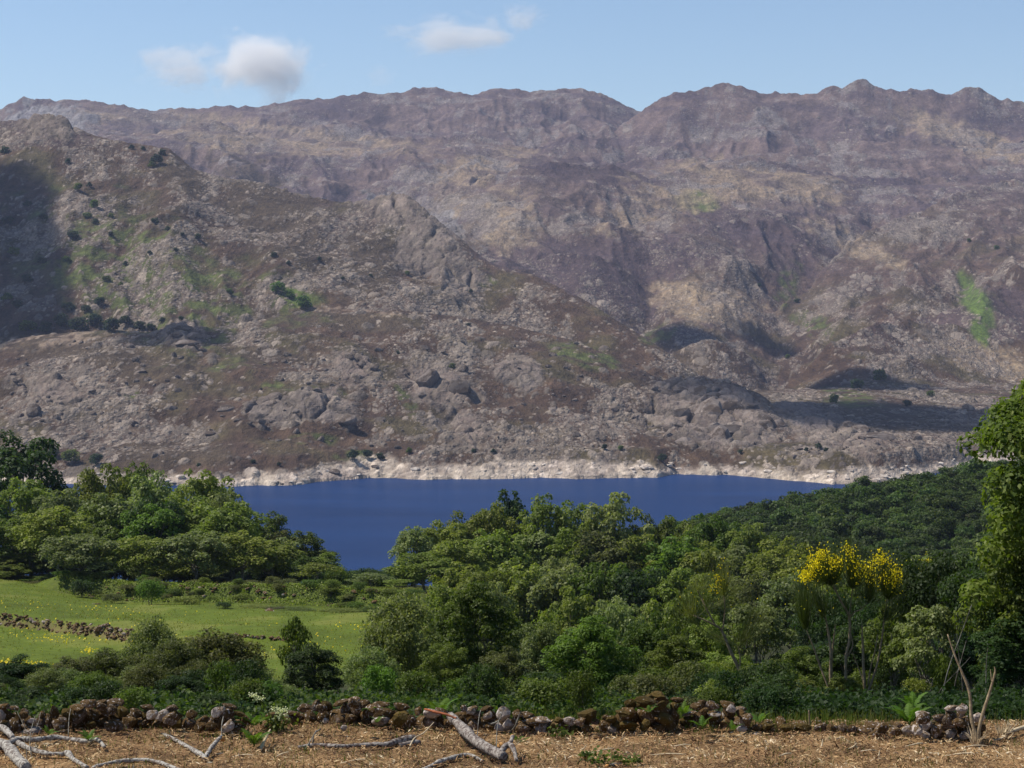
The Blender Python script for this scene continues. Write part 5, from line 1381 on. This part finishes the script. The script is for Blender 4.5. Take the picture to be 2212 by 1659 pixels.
fallen('fallen_branch', 'thick forked grey lichen branch in the lower left corner', [
    (G((-30, 1632, .05), (-2, 1626, .10), (30, 1614, .12), (67, 1613, .11), (105, 1607, .10), (140, 1607, .08), (176, 1611, .07), (205, 1609, .06)), [.06, .062, .06, .052, .05, .048, .045, .032]),
    (G((-14, 1616, .10), (5, 1628, .12), (18, 1641, .10), (35, 1659, .09), (48, 1670, .08)), [.08, .105, .11, .105, .1]),
    (G((30, 1618, .1), (53, 1628, .08), (88, 1637, .07), (123, 1638, .06), (137, 1637, .07), (151, 1649, .06), (180, 1666, .05)), [.05, .055, .05, .045, .06, .05, .045]),
    (G((176, 1611, .07), (204, 1611, .09), (219, 1622, .05)), [.03, .045, .03]),
    (G((-20, 1590, .16), (0, 1596, .16), (20, 1610, .12)), [.06, .07, .05])], LICHEN, 'branch', (),
    [(G((60, 1640, .02), (56, 1624, .22), (68, 1606, .42)), .008), (G((56, 1624, .2), (40, 1610, .36), (30, 1604, .48)), .005), (G((140, 1606, .1), (142, 1590, .28), (146, 1580, .36)), .01), (G((56, 1624, .2), (74, 1606, .30), (80, 1596, .42)), .005), (G((50, 1650, .02), (47, 1640, .2), (40, 1628, .3)), .006)])
fallen('fallen_branch', 'curved grey branch cut off by the lower picture edge right of the forked one', [
    (G((190, 1668, .04), (207, 1661, .05), (263, 1653, .06), (316, 1652, .06), (362, 1662, .04), (390, 1672, .03)), [.035, .04, .045, .045, .04, .035])], LICHEN)
fallen('fallen_branch', 'small V shaped lichen branch with an orange cut on its right arm', [
    (G((345, 1588, .02), (370, 1602, .04), (398, 1620, .05), (430, 1638, .05), (438, 1645, .03)), [.035, .04, .045, .055, .05]),
    (G((436, 1645, .03), (451, 1630, .10), (474, 1618, .20)), [.05, .042, .035])], LICHEN, 'branch', [(gp3(477, 1619, .16), (.4, -1, -.1), .04)], [(G((474, 1618, .2), (474, 1604, .26), (478, 1594, .34)), .012)])
fallen('fallen_log', 'long low barkless log lying across the litter in the middle left', [
    (G((640, 1620, .04), (679, 1618, .06), (728, 1621, .06), (763, 1619, .06), (798, 1618, .065), (833, 1618, .07), (860, 1613, .09), (895, 1608, .10)), [.03, .045, .042, .045, .05, .06, .075, .06]),
    (G((860, 1616, .04), (890, 1613, .06), (906, 1611, .06)), [.05, .05, .045])], LOGB, 'log', (), [(G((655, 1624, .03), (668, 1616, .12), (680, 1606, .20)), .012), (G((672, 1618, .1), (676, 1608, .17), (690, 1602, .2)), .014)])
fallen('stick', 'thin pale bent stick leaning over the right end of the long log', [(G((881, 1622, .02), (893, 1612, .12), (914, 1602, .14), (936, 1590, .22)), [.012, .014, .012, .008])], PALEWOOD, 'stick')
fallen('fallen_log', 'thick dark forked log slanting from the wall toward the viewer in the middle', [
    (G((972, 1584, .28), (985, 1594, .26), (1008, 1613, .22), (1029, 1627, .18), (1059, 1640, .14), (1088, 1652, .12)), [.085, .10, .105, .10, .10, .095]),
    (G((1080, 1648, .14), (1096, 1640, .22), (1108, 1644, .20), (1116, 1654, .07)), [.06, .055, .045, .03]),
    (G((1096, 1640, .2), (1104, 1632, .22), (1107, 1628, .26)), [.045, .04, .036])], LOGB, 'log',
    [(gp3(1082, 1640, .20), (.25, -1, .45), .055), (gp3(1108, 1627, .26), (.5, -.6, .6), .036)],
    [(G((1072, 1645, .2), (1073, 1634, .38), (1078, 1624, .5)), .008), (G((1030, 1620, .2), (1034, 1606, .4), (1038, 1600, .48)), .01)])
fallen('fallen_branch', 'pale lichen branch arching at the lower edge under the thick log', [
    (G((905, 1672, .03), (925, 1664, .04), (950, 1653, .05), (977, 1646, .06), (1000, 1640, .06), (1021, 1641, .05), (1042, 1649, .03)), [.045, .048, .05, .05, .045, .042, .03])], LICHEN)
fallen('broken_branch', 'orange red broken branch lying on top of the wall left of the thick log', [([gp3(916, 1532, 0, 30.2), gp3(940, 1538, 0, 30.1), gp3(962, 1543, 0, 30.0), gp3(985, 1552, 0, 29.9)], [.02, .026, .022, .028])], REDWOOD)
fallen('stake', 'pale split stake sticking up from the litter near the fern', [(G((556, 1624, .0), (566, 1616, .10), (580, 1606, .22)), [.03, .034, .012])], PALEWOOD, 'stake')
fallen('stake', 'grey broken stake standing beside the squared grey stone', [([gp3(1754, 1572, 0, 30.6), gp3(1753, 1552, 0, 30.6), gp3(1752, 1535, 0, 30.6)], [.02, .018, .014])], BARKP, 'stake')
fallen('cut_branch', 'small cut branch with a pale round end at the lower edge', [(G((1315, 1662, .04), (1330, 1658, .04), (1345, 1656, .03)), [.035, .035, .03])], BARK, 'branch', [(gp3(1313, 1662, .04), (-.5, -1, .1), .036)])
fallen('fallen_branch', 'dark rootlike branch arching over the stones of the collapsed run', [([gp3(1070, 1588, .0), gp3(1098, 1586, .02), gp3(1112, 1570, 0, 30.0), gp3(1120, 1550, 0, 30.0), gp3(1124, 1538, 0, 30.1)], [.02, .024, .02, .016, .01]), ([gp3(1060, 1565, 0, 29.9), gp3(1078, 1556, 0, 29.9), gp3(1084, 1540, 0, 30)], [.02, .018, .01])], BARK)
for i, (u, v, a, l, lab) in enumerate([(1476, 1618, 5, .30, 'pale flat splinter in the litter right of the mossy mound'), (1440, 1638, -4, .62, 'long pale strip of wood lying below the mossy mound'), (1300, 1630, -14, .42, 'bleached stick left of the long pale strip'), (1262, 1628, 70, .22, 'pale splintered wood clump right of the thick log'),
        (1780, 1622, 80, .26, 'upright pale splinter in the litter on the right'), (1848, 1624, 60, .22, 'first of two crossed splinters at the right'), (1856, 1624, 100, .22, 'second of two crossed splinters at the right'), (1880, 1630, -4, .30, 'flat pale chip below the crossed splinters'), (1820, 1602, -25, .16, 'short chip under the round grey stone'),
        (1985, 1616, -6, .36, 'pale strip in front of the right pile of stones'), (2110, 1620, 3, .44, 'pale plank like strip at the foot of the leaning saplings'), (2075, 1638, -14, .5, 'bent stick in the litter at the lower right'), (2192, 1602, 78, .22, 'thin splinter standing near the right edge'), (2168, 1606, 40, .24, 'splinter leaning near the right edge'),
        (1905, 1642, 82, .2, 'small splinter at the lower edge on the right'), (1700, 1638, 12, .22, 'tiny pale chip in the middle right litter'), (600, 1640, 30, .3, 'curled pale root in the litter left of the long log'), (520, 1640, -10, .34, 'straw coloured stick in the litter below the stake'), (760, 1652, 16, .4, 'bent pale stick below the long log')]):
    c0 = gp3(u, v, .05); ar = math.radians(a); st_ = math.sin(ar)
    d = np.array([math.cos(ar), .35 * rnd.uniform(-1, 1), abs(st_) * .8])
    d = d / np.linalg.norm(d)
    fallen('splinter', lab, [([c0 - d * l * .5 * np.array([1, 1, 0 if abs(st_) > .5 else 1]), c0 + d * l * .1 + np.array([0, 0, .015]), c0 + d * l * .5], [.010, .016, .006])], PALEWOOD, 'wood splinter')
# leaning saplings at the right
sp = empty_thing('sapling', Vector(gp3(2116, 1612)), 'two bare reddish stems leaning apart from one shredded base at the right', 'sapling')
l0 = np.array(gp3(2116, 1612)); Ys = l0[1]
for pts, r in [([(2117, 1611), (2112, 1580), (2105, 1548), (2101, 1497), (2084, 1452), (2068, 1415), (2052, 1370)], [.06, .045, .034, .03, .026, .02, .012]), ([(2118, 1611), (2122, 1575), (2132, 1536), (2146, 1490), (2156, 1452), (2154, 1440)], [.06, .045, .032, .027, .02, .006]), ([(2150, 1478), (2148, 1462), (2146, 1446)], [.018, .012, .004])]:
    link('stem', limb_mesh('stem', [gp3(u, v, 0, Ys + (1611 - v) * .002) - l0 for u, v in pts], r, BARKP, 7, 4, .1), sp)
sh = []
for i in range(26):
    a = rnd.uniform(0, 6.28); b_ = np.array([math.cos(a) * .05, math.sin(a) * .05, 0])
    sh.append(tube(np.array([b_, b_ * 1.8 + np.array([0, 0, .12]), b_ * rnd.uniform(2.4, 4.2) + np.array([0, 0, rnd.uniform(.16, .32)])]), [.012, .009, .002], 4))
V, Q = join(sh); link('shredded_base', mesh_np('shredded_base', V, Q, [PALEWOOD]), sp)
st_ = empty_thing('stump', Vector(gp3(2172, 1592)), 'shredded pale stump near the right edge', 'stump')
sh = []
for i in range(30):
    a = rnd.uniform(0, 6.28); b_ = np.array([math.cos(a) * .05, math.sin(a) * .05, 0]); lean = np.array([rnd.uniform(-.04, .12), rnd.uniform(-.06, .06), 0])
    sh.append(tube(np.array([b_ - np.array([0, 0, .05]), b_ * 1.3 + lean + np.array([0, 0, .1]), b_ * rnd.uniform(1.4, 2.6) + lean * 2 + np.array([0, 0, rnd.uniform(.12, .26)])]), [.016, .010, .002], 4))
V, Q = join(sh); link('splintered_top', mesh_np('splintered_top', V, Q, [PALEWOOD]), st_)
fallen('fallen_branch', 'pale debarked branch entering at the right edge above the litter', [(G((2184, 1592, .06), (2205, 1588, .09), (2240, 1582, .12)), [.03, .045, .05])], PALEWOOD)

# ------------------------------------------------------------------ ferns and small plants
def frond_mesh(seed, L=.55):
    r_ = np.random.default_rng(seed); Vv, Qq = [], []
    n = 24
    for i in range(n):
        t = .12 + .88 * i / (n - 1)
        c0 = np.array([t * L * (1 - .18 * t), 0, L * (.62 * t - .55 * t * t)])
        pl = L * .27 * (1 - t) ** .8 * (1 if t > .2 else .7) + .006
        for s in (-1, 1):
            d = np.array([.35, s * 1.0, -.18 + .1 * r_.normal()]); d = d / np.linalg.norm(d)
            f = np.array([1, 0, 0]) * L * .021
            b0 = len(Vv)
            Vv += [c0 - f, c0 + d * pl * .55 - f * .8, c0 + d * pl, c0 + d * pl * .55 + f * .8, c0 + f]
            Qq.append((b0, b0 + 1, b0 + 3, b0 + 4)); Qq.append((b0 + 1, b0 + 2, b0 + 2, b0 + 3))
    Vv = np.array(Vv); q = [a for a in Qq if len(set(a)) == 4]; t3 = [(a[0], a[1], a[3]) for a in Qq if len(set(a)) == 3]
    tt = np.linspace(0, 1, 8)
    st, sq = tube(np.stack([tt * L * (1 - .18 * tt), 0 * tt, L * (.62 * tt - .55 * tt * tt)], 1), .006 * (1 - .8 * tt), 4)
    o = len(Vv); Vv = np.concatenate([Vv, st]); q = np.array(q + [tuple(np.array(a) + o) for a in sq])
    return mesh_np('frond', Vv, [q, np.array(t3)], [LM['fern']], False, {'tint': r_.random(len(Vv))})
FR = [frond_mesh(s) for s in range(3)]
for u, v, s, Yo, nf, lab in [(544, 1612, .8, 29.0, 7, 'bright green fern standing in the gap between the wall runs'), (540, 1572, .75, 30.3, 6, 'fern on the rubble behind the bright one'), (575, 1560, .55, 30.6, 5, 'small fern at the left end of the middle wall run'),
        (948, 1548, 1.0, 31.2, 6, 'large fern rising behind the wall above the orange broken branch'), (805, 1540, .42, 30.2, 4, 'little fern on top of the middle wall run'), (812, 1562, .36, 29.9, 4, 'little fern in a joint of the middle wall run'), (1122, 1606, .5, 29.6, 5, 'yellow green fern in front of the collapsed run'),
        (1971, 1566, 1.05, 30.6, 8, 'large bright fern against the dark shade left of the right stone pile'), (1978, 1530, .8, 31.2, 5, 'upper fronds of a second fern above the large bright one'), (1645, 1562, .6, 30.5, 5, 'fern leaning on the brown upright stone'), (1481, 1545, .6, 31.0, 5, 'fern between the mossy mound and the short run'), (1403, 1540, .42, 29.9, 4, 'small fern sprouting on the mossy mound'),
        (1520, 1572, .55, 29.8, 5, 'flat fern in front of the short run of stones'), (1585, 1580, .5, 29.7, 4, 'fern in the grass below the white topped stones'), (96, 1588, .42, 29.6, 5, 'dark leafy herb at the foot of the left run'), (185, 1600, .5, 29.2, 6, 'spreading herb under the left run above the forked branch')]:
    x = float(xof(u, Yo)); zz = float(kz(v)) * Yo
    f_ = empty_thing('fern', (x, Yo, zz), lab, 'fern', 'ferns along the wall')
    for i in range(nf):
        link('frond', FR[i % 3], f_, (0, 0, 0), (rnd.uniform(-.2, .2), rnd.uniform(-.75, -.15), i * 6.283 / nf + rnd.uniform(-.3, .3)), (s, s, s))
hw = empty_thing('hogweed', Vector(gp3(592, 1588)), 'white flowering herb beside the fern in the wall gap', 'plant')
Vs, Qs, Vf = [], [], []
for i, (dx, hh) in enumerate([(-.36, .62), (-.28, .56), (.04, .34), (-.02, .40), (.10, .30), (.0, .24), (.12, .38)]):
    Vs.append(tube(np.array([[0, .1, 0], [dx * .4, .1, hh * .6], [dx, .1, hh]]), [.008, .006, .004], 5))
    Vf.append(np.array([dx, .1, hh]) + rg.normal(size=(46, 3)) * np.array([.05, .05, .02]))
V, Q = join(Vs); link('stem', mesh_np('stem', V, Q, [LM['mid']], False, {'tint': np.full(len(V), .5)}), hw)
Pf = np.concatenate(Vf); V, Q = leaf_quads(Pf, unit(rg.normal(size=Pf.shape) * .5 + np.array([0, -.3, .8])), np.full(len(Pf), .03), np.full(len(Pf), .025), rg)
link('blossom', mesh_np('blossom', V, Q, [WHITEFL], False, {'tint': rg.random(len(V))}), hw)
Pf = np.array([0, .1, .15]) + rg.normal(size=(160, 3)) * np.array([.12, .08, .09]); V, Q = leaf_quads(Pf, unit(rg.normal(size=Pf.shape) + np.array([0, -.3, .8])), np.full(len(Pf), .08), np.full(len(Pf), .05), rg)
link('leaves', mesh_np('leaves', V, Q, [LM['mid']], False, {'tint': rg.random(len(V)), 'pale': np.zeros(len(V))}), hw)
for u, v, w, lab in [(1295, 1655, .22, 'clump of dark oak leaves at the lower edge'), (1340, 1652, .18, 'second leafy sprout right of the clump at the lower edge'), (1268, 1640, .12, 'tiny leafy sprout above the clump at the lower edge'), (1372, 1656, .16, 'low sprout near the cut branch at the lower edge'), (1212, 1596, .22, 'grey green sprout in front of the collapsed wall run'), (1262, 1584, .34, 'thin leafy herb under the green capped boulder'), (855, 1575, .2, 'bluish herb at the foot of the large mossy stone')]:
    e_ = empty_thing('seedling', Vector(gp3(u, v)), lab, 'plant', 'leafy sprouts in the litter')
    Pf = np.array([0, 0, w * .45]) + rg.normal(size=(60, 3)) * np.array([w * .45, w * .35, w * .28]); V, Q = leaf_quads(Pf, unit(rg.normal(size=Pf.shape) * .6 + np.array([0, -.3, .9])), np.full(60, .075), np.full(60, .05), rg)
    link('leaves', mesh_np('leaves', V, Q, [LM['dark']], False, {'tint': np.repeat(rg.random(60), 4), 'pale': np.zeros(240)}), e_)
    V, Q = tube(np.array([[0, 0, -.03], [.01, 0, w * .3], [0, .01, w * .7]]), [.006, .005, .003], 5); link('stem', mesh_np('stem', V, Q, [BARK]), e_)

# ------------------------------------------------------------------ broom
def broom(label, Y0, stems, forks, tips, whips, clusters, nfl, base, seed):
    r_ = np.random.default_rng(seed)
    l0 = np.array([float(xof(base[0], Y0)), Y0, float(gz(xof(base[0], Y0), Y0))])
    def pt(u, v, dy=0): 
        Yy = Y0 + dy
        return np.array([float(xof(u, Yy)), Yy, float(kz(v)) * Yy])
    e_ = empty_thing('broom', Vector(l0), label, 'broom')
    for pts, r in stems:
        P_ = [pt(u, v, .05 * math.sin(v)) for u, v in pts]
        link('stem', limb_mesh('stem', np.array(P_) - l0, np.array(r) * 1.3, BARKP, 7, 4, .08), e_)
    Vq, Qq, o = [], [], 0
    fp_, tn = [], []
    F_ = np.array([pt(u, v) for u, v in forks])
    cu = np.array(clusters, float)
    for i in range(whips):
        (tu, tv, su, sv) = tips[r_.integers(len(tips))]
        u, v = r_.normal(tu, su), r_.normal(tv, sv)
        T = pt(u, v, r_.normal(0, .38))
        d2 = np.abs(F_[:, 0] - T[0]) * 1.2 + np.abs(F_[:, 2] - T[2]) + (F_[:, 2] > T[2] - .12) * 5
        B = F_[np.argmin(d2 + r_.uniform(0, .25, len(F_)))] + r_.normal(0, .03, 3)
        ln = np.linalg.norm(T - B)
        M = B + (T - B) * .5 + np.array([(T[0] - B[0]) * .18, (T[1] - B[1]) * .18, -.10 * ln])
        s = np.linspace(r_.uniform(0, .45), 1, 5)[:, None]
        C_ = (1 - s) ** 2 * B + 2 * s * (1 - s) * M + s * s * T
        a = r_.uniform(0, 6.28); w_ = np.array([math.cos(a), math.sin(a), 0]) * .0065
        ww = (1 - .6 * s) * 1.0
        for q in range(5):
            Vq += [C_[q] - w_ * ww[q], C_[q] + w_ * ww[q]]
        for q in range(4):
            Qq.append((o + 2 * q, o + 2 * q + 1, o + 2 * q + 3, o + 2 * q + 2))
        o += 10; tn += [r_.random()] * 10
        # flowers near the tip where the shrub blooms
        for _ in range(nfl):
            f_ = r_.uniform(.55, 1.03)
            pu = (1 - f_) ** 2 * B + 2 * f_ * (1 - f_) * M + f_ * f_ * T
            uu = pu[0] / pu[1] * F + 1106; vv = float(vrow(pu[2] / pu[1]))
            p_ = np.max(cu[:, 4] * np.exp(-((uu - cu[:, 0]) / cu[:, 2]) ** 2 - ((vv - cu[:, 1]) / cu[:, 3]) ** 2)) + .006
            if r_.random() < p_: fp_.append(pu + r_.normal(0, .022, 3))
    link('twigs', mesh_np('twigs', np.array(Vq) - l0, np.array(Qq), [LM['olive'] if seed == 2 else LM['whip']], False, {'tint': tn, 'pale': np.zeros(len(Vq))}), e_)
    fp_ = np.array(fp_); m = len(fp_)
    V, Q = leaf_quads(np.repeat(fp_, 2, 0), unit(r_.normal(size=(2 * m, 3)) + np.array([0, -.4, .3])), r_.uniform(.028, .05, 2 * m), r_.uniform(.022, .036, 2 * m), r_, .2)
    link('blossom', mesh_np('blossom', V - l0, Q, [FLOWER], False, {'tint': np.repeat(r_.random(2 * m), 4)}), e_)
    return e_
broom('tall yellow flowering broom with three slender stems right of the middle', 40.0, [
    ([(1796, 1600), (1798, 1510), (1799, 1440), (1799, 1407), (1792, 1360), (1786, 1330)], [.05, .042, .038, .034, .022, .012]), ([(1800, 1500), (1788, 1470), (1776, 1440), (1762, 1400), (1745, 1360)], [.03, .022, .02, .016, .01]), ([(1800, 1420), (1804, 1390), (1808, 1350)], [.024, .018, .01]),
    ([(1838, 1600), (1837, 1536), (1832, 1480), (1832, 1418), (1839, 1383), (1838, 1332), (1820, 1299), (1802, 1261), (1796, 1235)], [.04, .036, .033, .032, .03, .028, .022, .016, .008]), ([(1838, 1334), (1850, 1322), (1864, 1316), (1880, 1300)], [.02, .015, .012, .008]), ([(1834, 1420), (1846, 1395), (1842, 1370)], [.02, .016, .01]), ([(1838, 1330), (1842, 1300), (1845, 1265)], [.018, .013, .008]),
    ([(1874, 1600), (1874, 1512), (1870, 1442), (1868, 1395), (1866, 1350)], [.045, .038, .032, .026, .01]), ([(1876, 1505), (1898, 1442), (1909, 1383), (1914, 1340), (1922, 1290)], [.028, .024, .02, .016, .008]), ([(1880, 1480), (1886, 1440), (1896, 1400), (1900, 1370)], [.018, .016, .013, .008]), ([(1870, 1470), (1858, 1440), (1846, 1410)], [.016, .013, .007])],
    [(1802, 1262), (1838, 1332), (1845, 1270), (1864, 1318), (1786, 1335), (1745, 1362), (1808, 1352), (1866, 1352), (1922, 1292), (1880, 1302), (1914, 1342)],
    [(1770, 1205, 22, 22), (1802, 1222, 26, 24), (1836, 1196, 14, 24), (1875, 1236, 26, 22), (1908, 1210, 18, 20), (1940, 1256, 16, 26), (1742, 1252, 16, 20), (1755, 1280, 22, 22), (1920, 1290, 24, 22), (1850, 1260, 50, 24)],
    3000, [(1770, 1196, 22, 18, 1), (1762, 1220, 16, 16, .8), (1738, 1243, 14, 13, 1), (1806, 1214, 18, 14, .65), (1834, 1182, 12, 10, .7), (1846, 1204, 8, 12, .3), (1866, 1228, 20, 18, .45), (1905, 1204, 17, 13, 1), (1937, 1240, 14, 22, .7), (1898, 1250, 34, 16, .2), (1800, 1240, 22, 12, .10)], 5, (1838, 1600), 1)
broom('sparse leaning broom with few yellow flowers and bare pale stems left of the tall one', 47.0, [
    ([(1620, 1500), (1612, 1472), (1581, 1407), (1563, 1365), (1546, 1350), (1499, 1329)], [.05, .045, .04, .034, .026, .012]), ([(1548, 1352), (1530, 1318), (1516, 1290), (1508, 1275)], [.028, .022, .018, .01]), ([(1618, 1490), (1622, 1465), (1630, 1440)], [.035, .026, .012]), ([(1600, 1450), (1602, 1420), (1597, 1395)], [.022, .018, .01]), ([(1563, 1365), (1568, 1320), (1566, 1285)], [.02, .015, .01])],
    [(1508, 1278), (1566, 1288), (1499, 1331), (1597, 1398), (1530, 1318)], [(1560, 1225, 12, 18), (1545, 1260, 26, 22), (1500, 1270, 24, 20), (1590, 1270, 26, 22), (1485, 1310, 20, 16), (1640, 1320, 20, 22)],
    900, [(1562, 1215, 10, 14, .3), (1550, 1255, 14, 16, .35), (1542, 1275, 16, 12, .4), (1580, 1235, 8, 8, .25)], 3, (1620, 1500), 2)
broom('small broom top with a few yellow flowers at the far right of the tall one', 52.0, [([(2010, 1420), (2008, 1340), (2006, 1262)], [.03, .022, .01])], [(2006, 1264), (2008, 1300)],
    [(2005, 1215, 14, 10), (1990, 1225, 12, 12), (2020, 1225, 10, 12)], 320, [(2005, 1208, 12, 10, .6), (1984, 1222, 10, 10, .3), (1960, 1290, 10, 10, .3)], 4, (2010, 1500), 3)

# thin trunks in the shade at the right
for i in range(10):
    u = rnd.uniform(1960, 2212); Y = rnd.uniform(36, 46); x = float(xof(u, Y)); z = float(gz(x, Y))
    r_ = rnd.uniform(.008, .02); hh = rnd.uniform(.9, 2.0); lx_ = rnd.uniform(-.9, .9)
    o = link('bare_pole', limb_mesh('bare_pole', [np.array([0, 0, -.2]), np.array([lx_ * .3, 0, hh * .35]), np.array([lx_ * .7, .05, hh * .7]), np.array([lx_, 0, hh])], [r_, r_ * .9, r_ * .75, r_ * .5], BARK, 6, 3, .1, i), None, (x, Y, z))
    tag(o, 'one of the thin bare stems in the deep shade under the edge oak', 'tree', 'thin stems in the shade of the edge oak')

# ------------------------------------------------------------------ clouds
def cloud_mat(name, dens, sc, seed, lo=.47, hi=.64):
    m = bpy.data.materials.new(name); m.use_nodes = True; nt = m.node_tree
    nt.nodes.remove(nt.nodes["Principled BSDF"])
    v = N(nt, "ShaderNodeVolumePrincipled"); v.inputs['Color'].default_value = (.97, .97, .97, 1); v.inputs['Anisotropy'].default_value = .15
    tc = nt.nodes.new("ShaderNodeTexCoord")
    ln = N(nt, "ShaderNodeVectorMath", operation='LENGTH'); nt.links.new(tc.outputs['Object'], ln.inputs[0])
    mp = N(nt, "ShaderNodeMapping"); mp.inputs['Location'].default_value = (seed, seed * 1.7, 0); nt.links.new(tc.outputs['Object'], mp.inputs[0])
    n_ = noise(nt, sc * 1.25, 6, .62, vec=mp.outputs[0])
    n_.inputs['Distortion'].default_value = .5
    fall = N(nt, "ShaderNodeMapRange"); fall.inputs['From Min'].default_value = .25; fall.inputs['From Max'].default_value = 1.0; fall.inputs['From Min'].default_value = .1; fall.inputs['To Min'].default_value = .20; fall.inputs['To Max'].default_value = -.30
    nt.links.new(ln.outputs['Value'], fall.inputs['Value'])
    ad = N(nt, "ShaderNodeMath", operation='ADD'); nt.links.new(n_.outputs['Fac'], ad.inputs[0]); nt.links.new(fall.outputs[0], ad.inputs[1])
    mr = N(nt, "ShaderNodeMapRange"); mr.inputs['From Min'].default_value = lo; mr.inputs['From Max'].default_value = hi; mr.inputs['To Max'].default_value = dens
    nt.links.new(ad.outputs[0], mr.inputs['Value']); nt.links.new(mr.outputs[0], v.inputs['Density'])
    nt.links.new(v.outputs[0], nt.nodes["Material Output"].inputs['Volume'])
    return m
def ico(name, mat, sub=3):
    import bmesh
    bm = bmesh.new(); bmesh.ops.create_icosphere(bm, subdivisions=sub, radius=1.0); me = bpy.data.meshes.new(name); bm.to_mesh(me); bm.free()
    me.materials.append(mat); return me
def cloud(u, v, ru, rv, dens, sc, seed, label, Y=11500.0):
    p = Vector((float(xof(u, Y)), Y, float(kz(v)) * Y)); s = Y / F
    o = link('cloud', ico('cloud', cloud_mat('cloud_vapour', dens, sc, seed)), None, p, (0, 0, 0), (ru * s, (ru + rv) * .5 * s, rv * s))
    tag(o, label, 'cloud')
cloud(555, 146, 200, 142, .0085, 1.5, 3.1, 'bright white puffy cloud above the left ridge')
cloud(395, 142, 160, 92, .0046, 1.8, 7.7, 'thin pinkish shred of cloud left of the bright puffy one')
cloud(980, 78, 220, 82, .0046, 1.9, 12.4, 'thin long cloud high in the middle of the sky')
cloud(1128, 38, 85, 62, .0036, 1.9, 21.0, 'faint wisp of cloud near the top right of the long one')
cloud(822, 165, 64, 42, .0016, 2.0, 31.0, 'barely visible wisp of cloud above the middle of the ridge')
# clouds above the view that throw the dark patches on the slopes
def over_cloud(u, v, rx, ry, rz, label):
    q = hit(u, v)
    p = q + SUN * ((1750 - q.z) / SUN.z)
    m = bpy.data.materials.get('overhead_cloud')
    if m is None:
        m = bpy.data.materials.new('overhead_cloud'); m.use_nodes = True; nt = m.node_tree; nt.nodes.remove(nt.nodes["Principled BSDF"])
        v_ = N(nt, "ShaderNodeVolumePrincipled"); v_.inputs['Color'].default_value = (.97, .97, .97, 1); v_.inputs['Density'].default_value = .04
        nt.links.new(v_.outputs[0], nt.nodes["Material Output"].inputs['Volume'])
    me = ico('cloud', m, 4)
    P_ = np.empty(len(me.vertices) * 3, np.float32); me.vertices.foreach_get('co', P_); P_ = P_.reshape(-1, 3)
    P_ = P_ * (1 + .28 * fbm(P_[:, 0] * 2 + u, P_[:, 1] * 2 + P_[:, 2] * 1.5 + v, 61, 3))[:, None]
    me.vertices.foreach_set('co', P_.ravel()); me.update()
    tag(link('cloud', me, None, p, (0, 0, 0), (rx, ry, rz)), label, 'cloud')
over_cloud(0, 575, 82, 270, 70, 'overhead cloud shading the left hillside')
over_cloud(15, 420, 66, 110, 50, 'second overhead cloud shading the upper left hillside')
over_cloud(1500, 735, 62, 90, 40, 'overhead cloud shading the hill in the valley mouth')
over_cloud(1660, 750, 40, 60, 30, 'small overhead cloud shading the right flank of that hill')
over_cloud(1860, 830, 85, 80, 40, 'overhead cloud shading the cliff on the right')
over_cloud(1880, 896, 190, 190, 40, 'overhead cloud shading the flat ground below the cliff')
over_cloud(370, 715, 60, 60, 30, 'small overhead cloud shading the bench by the stacked rocks')
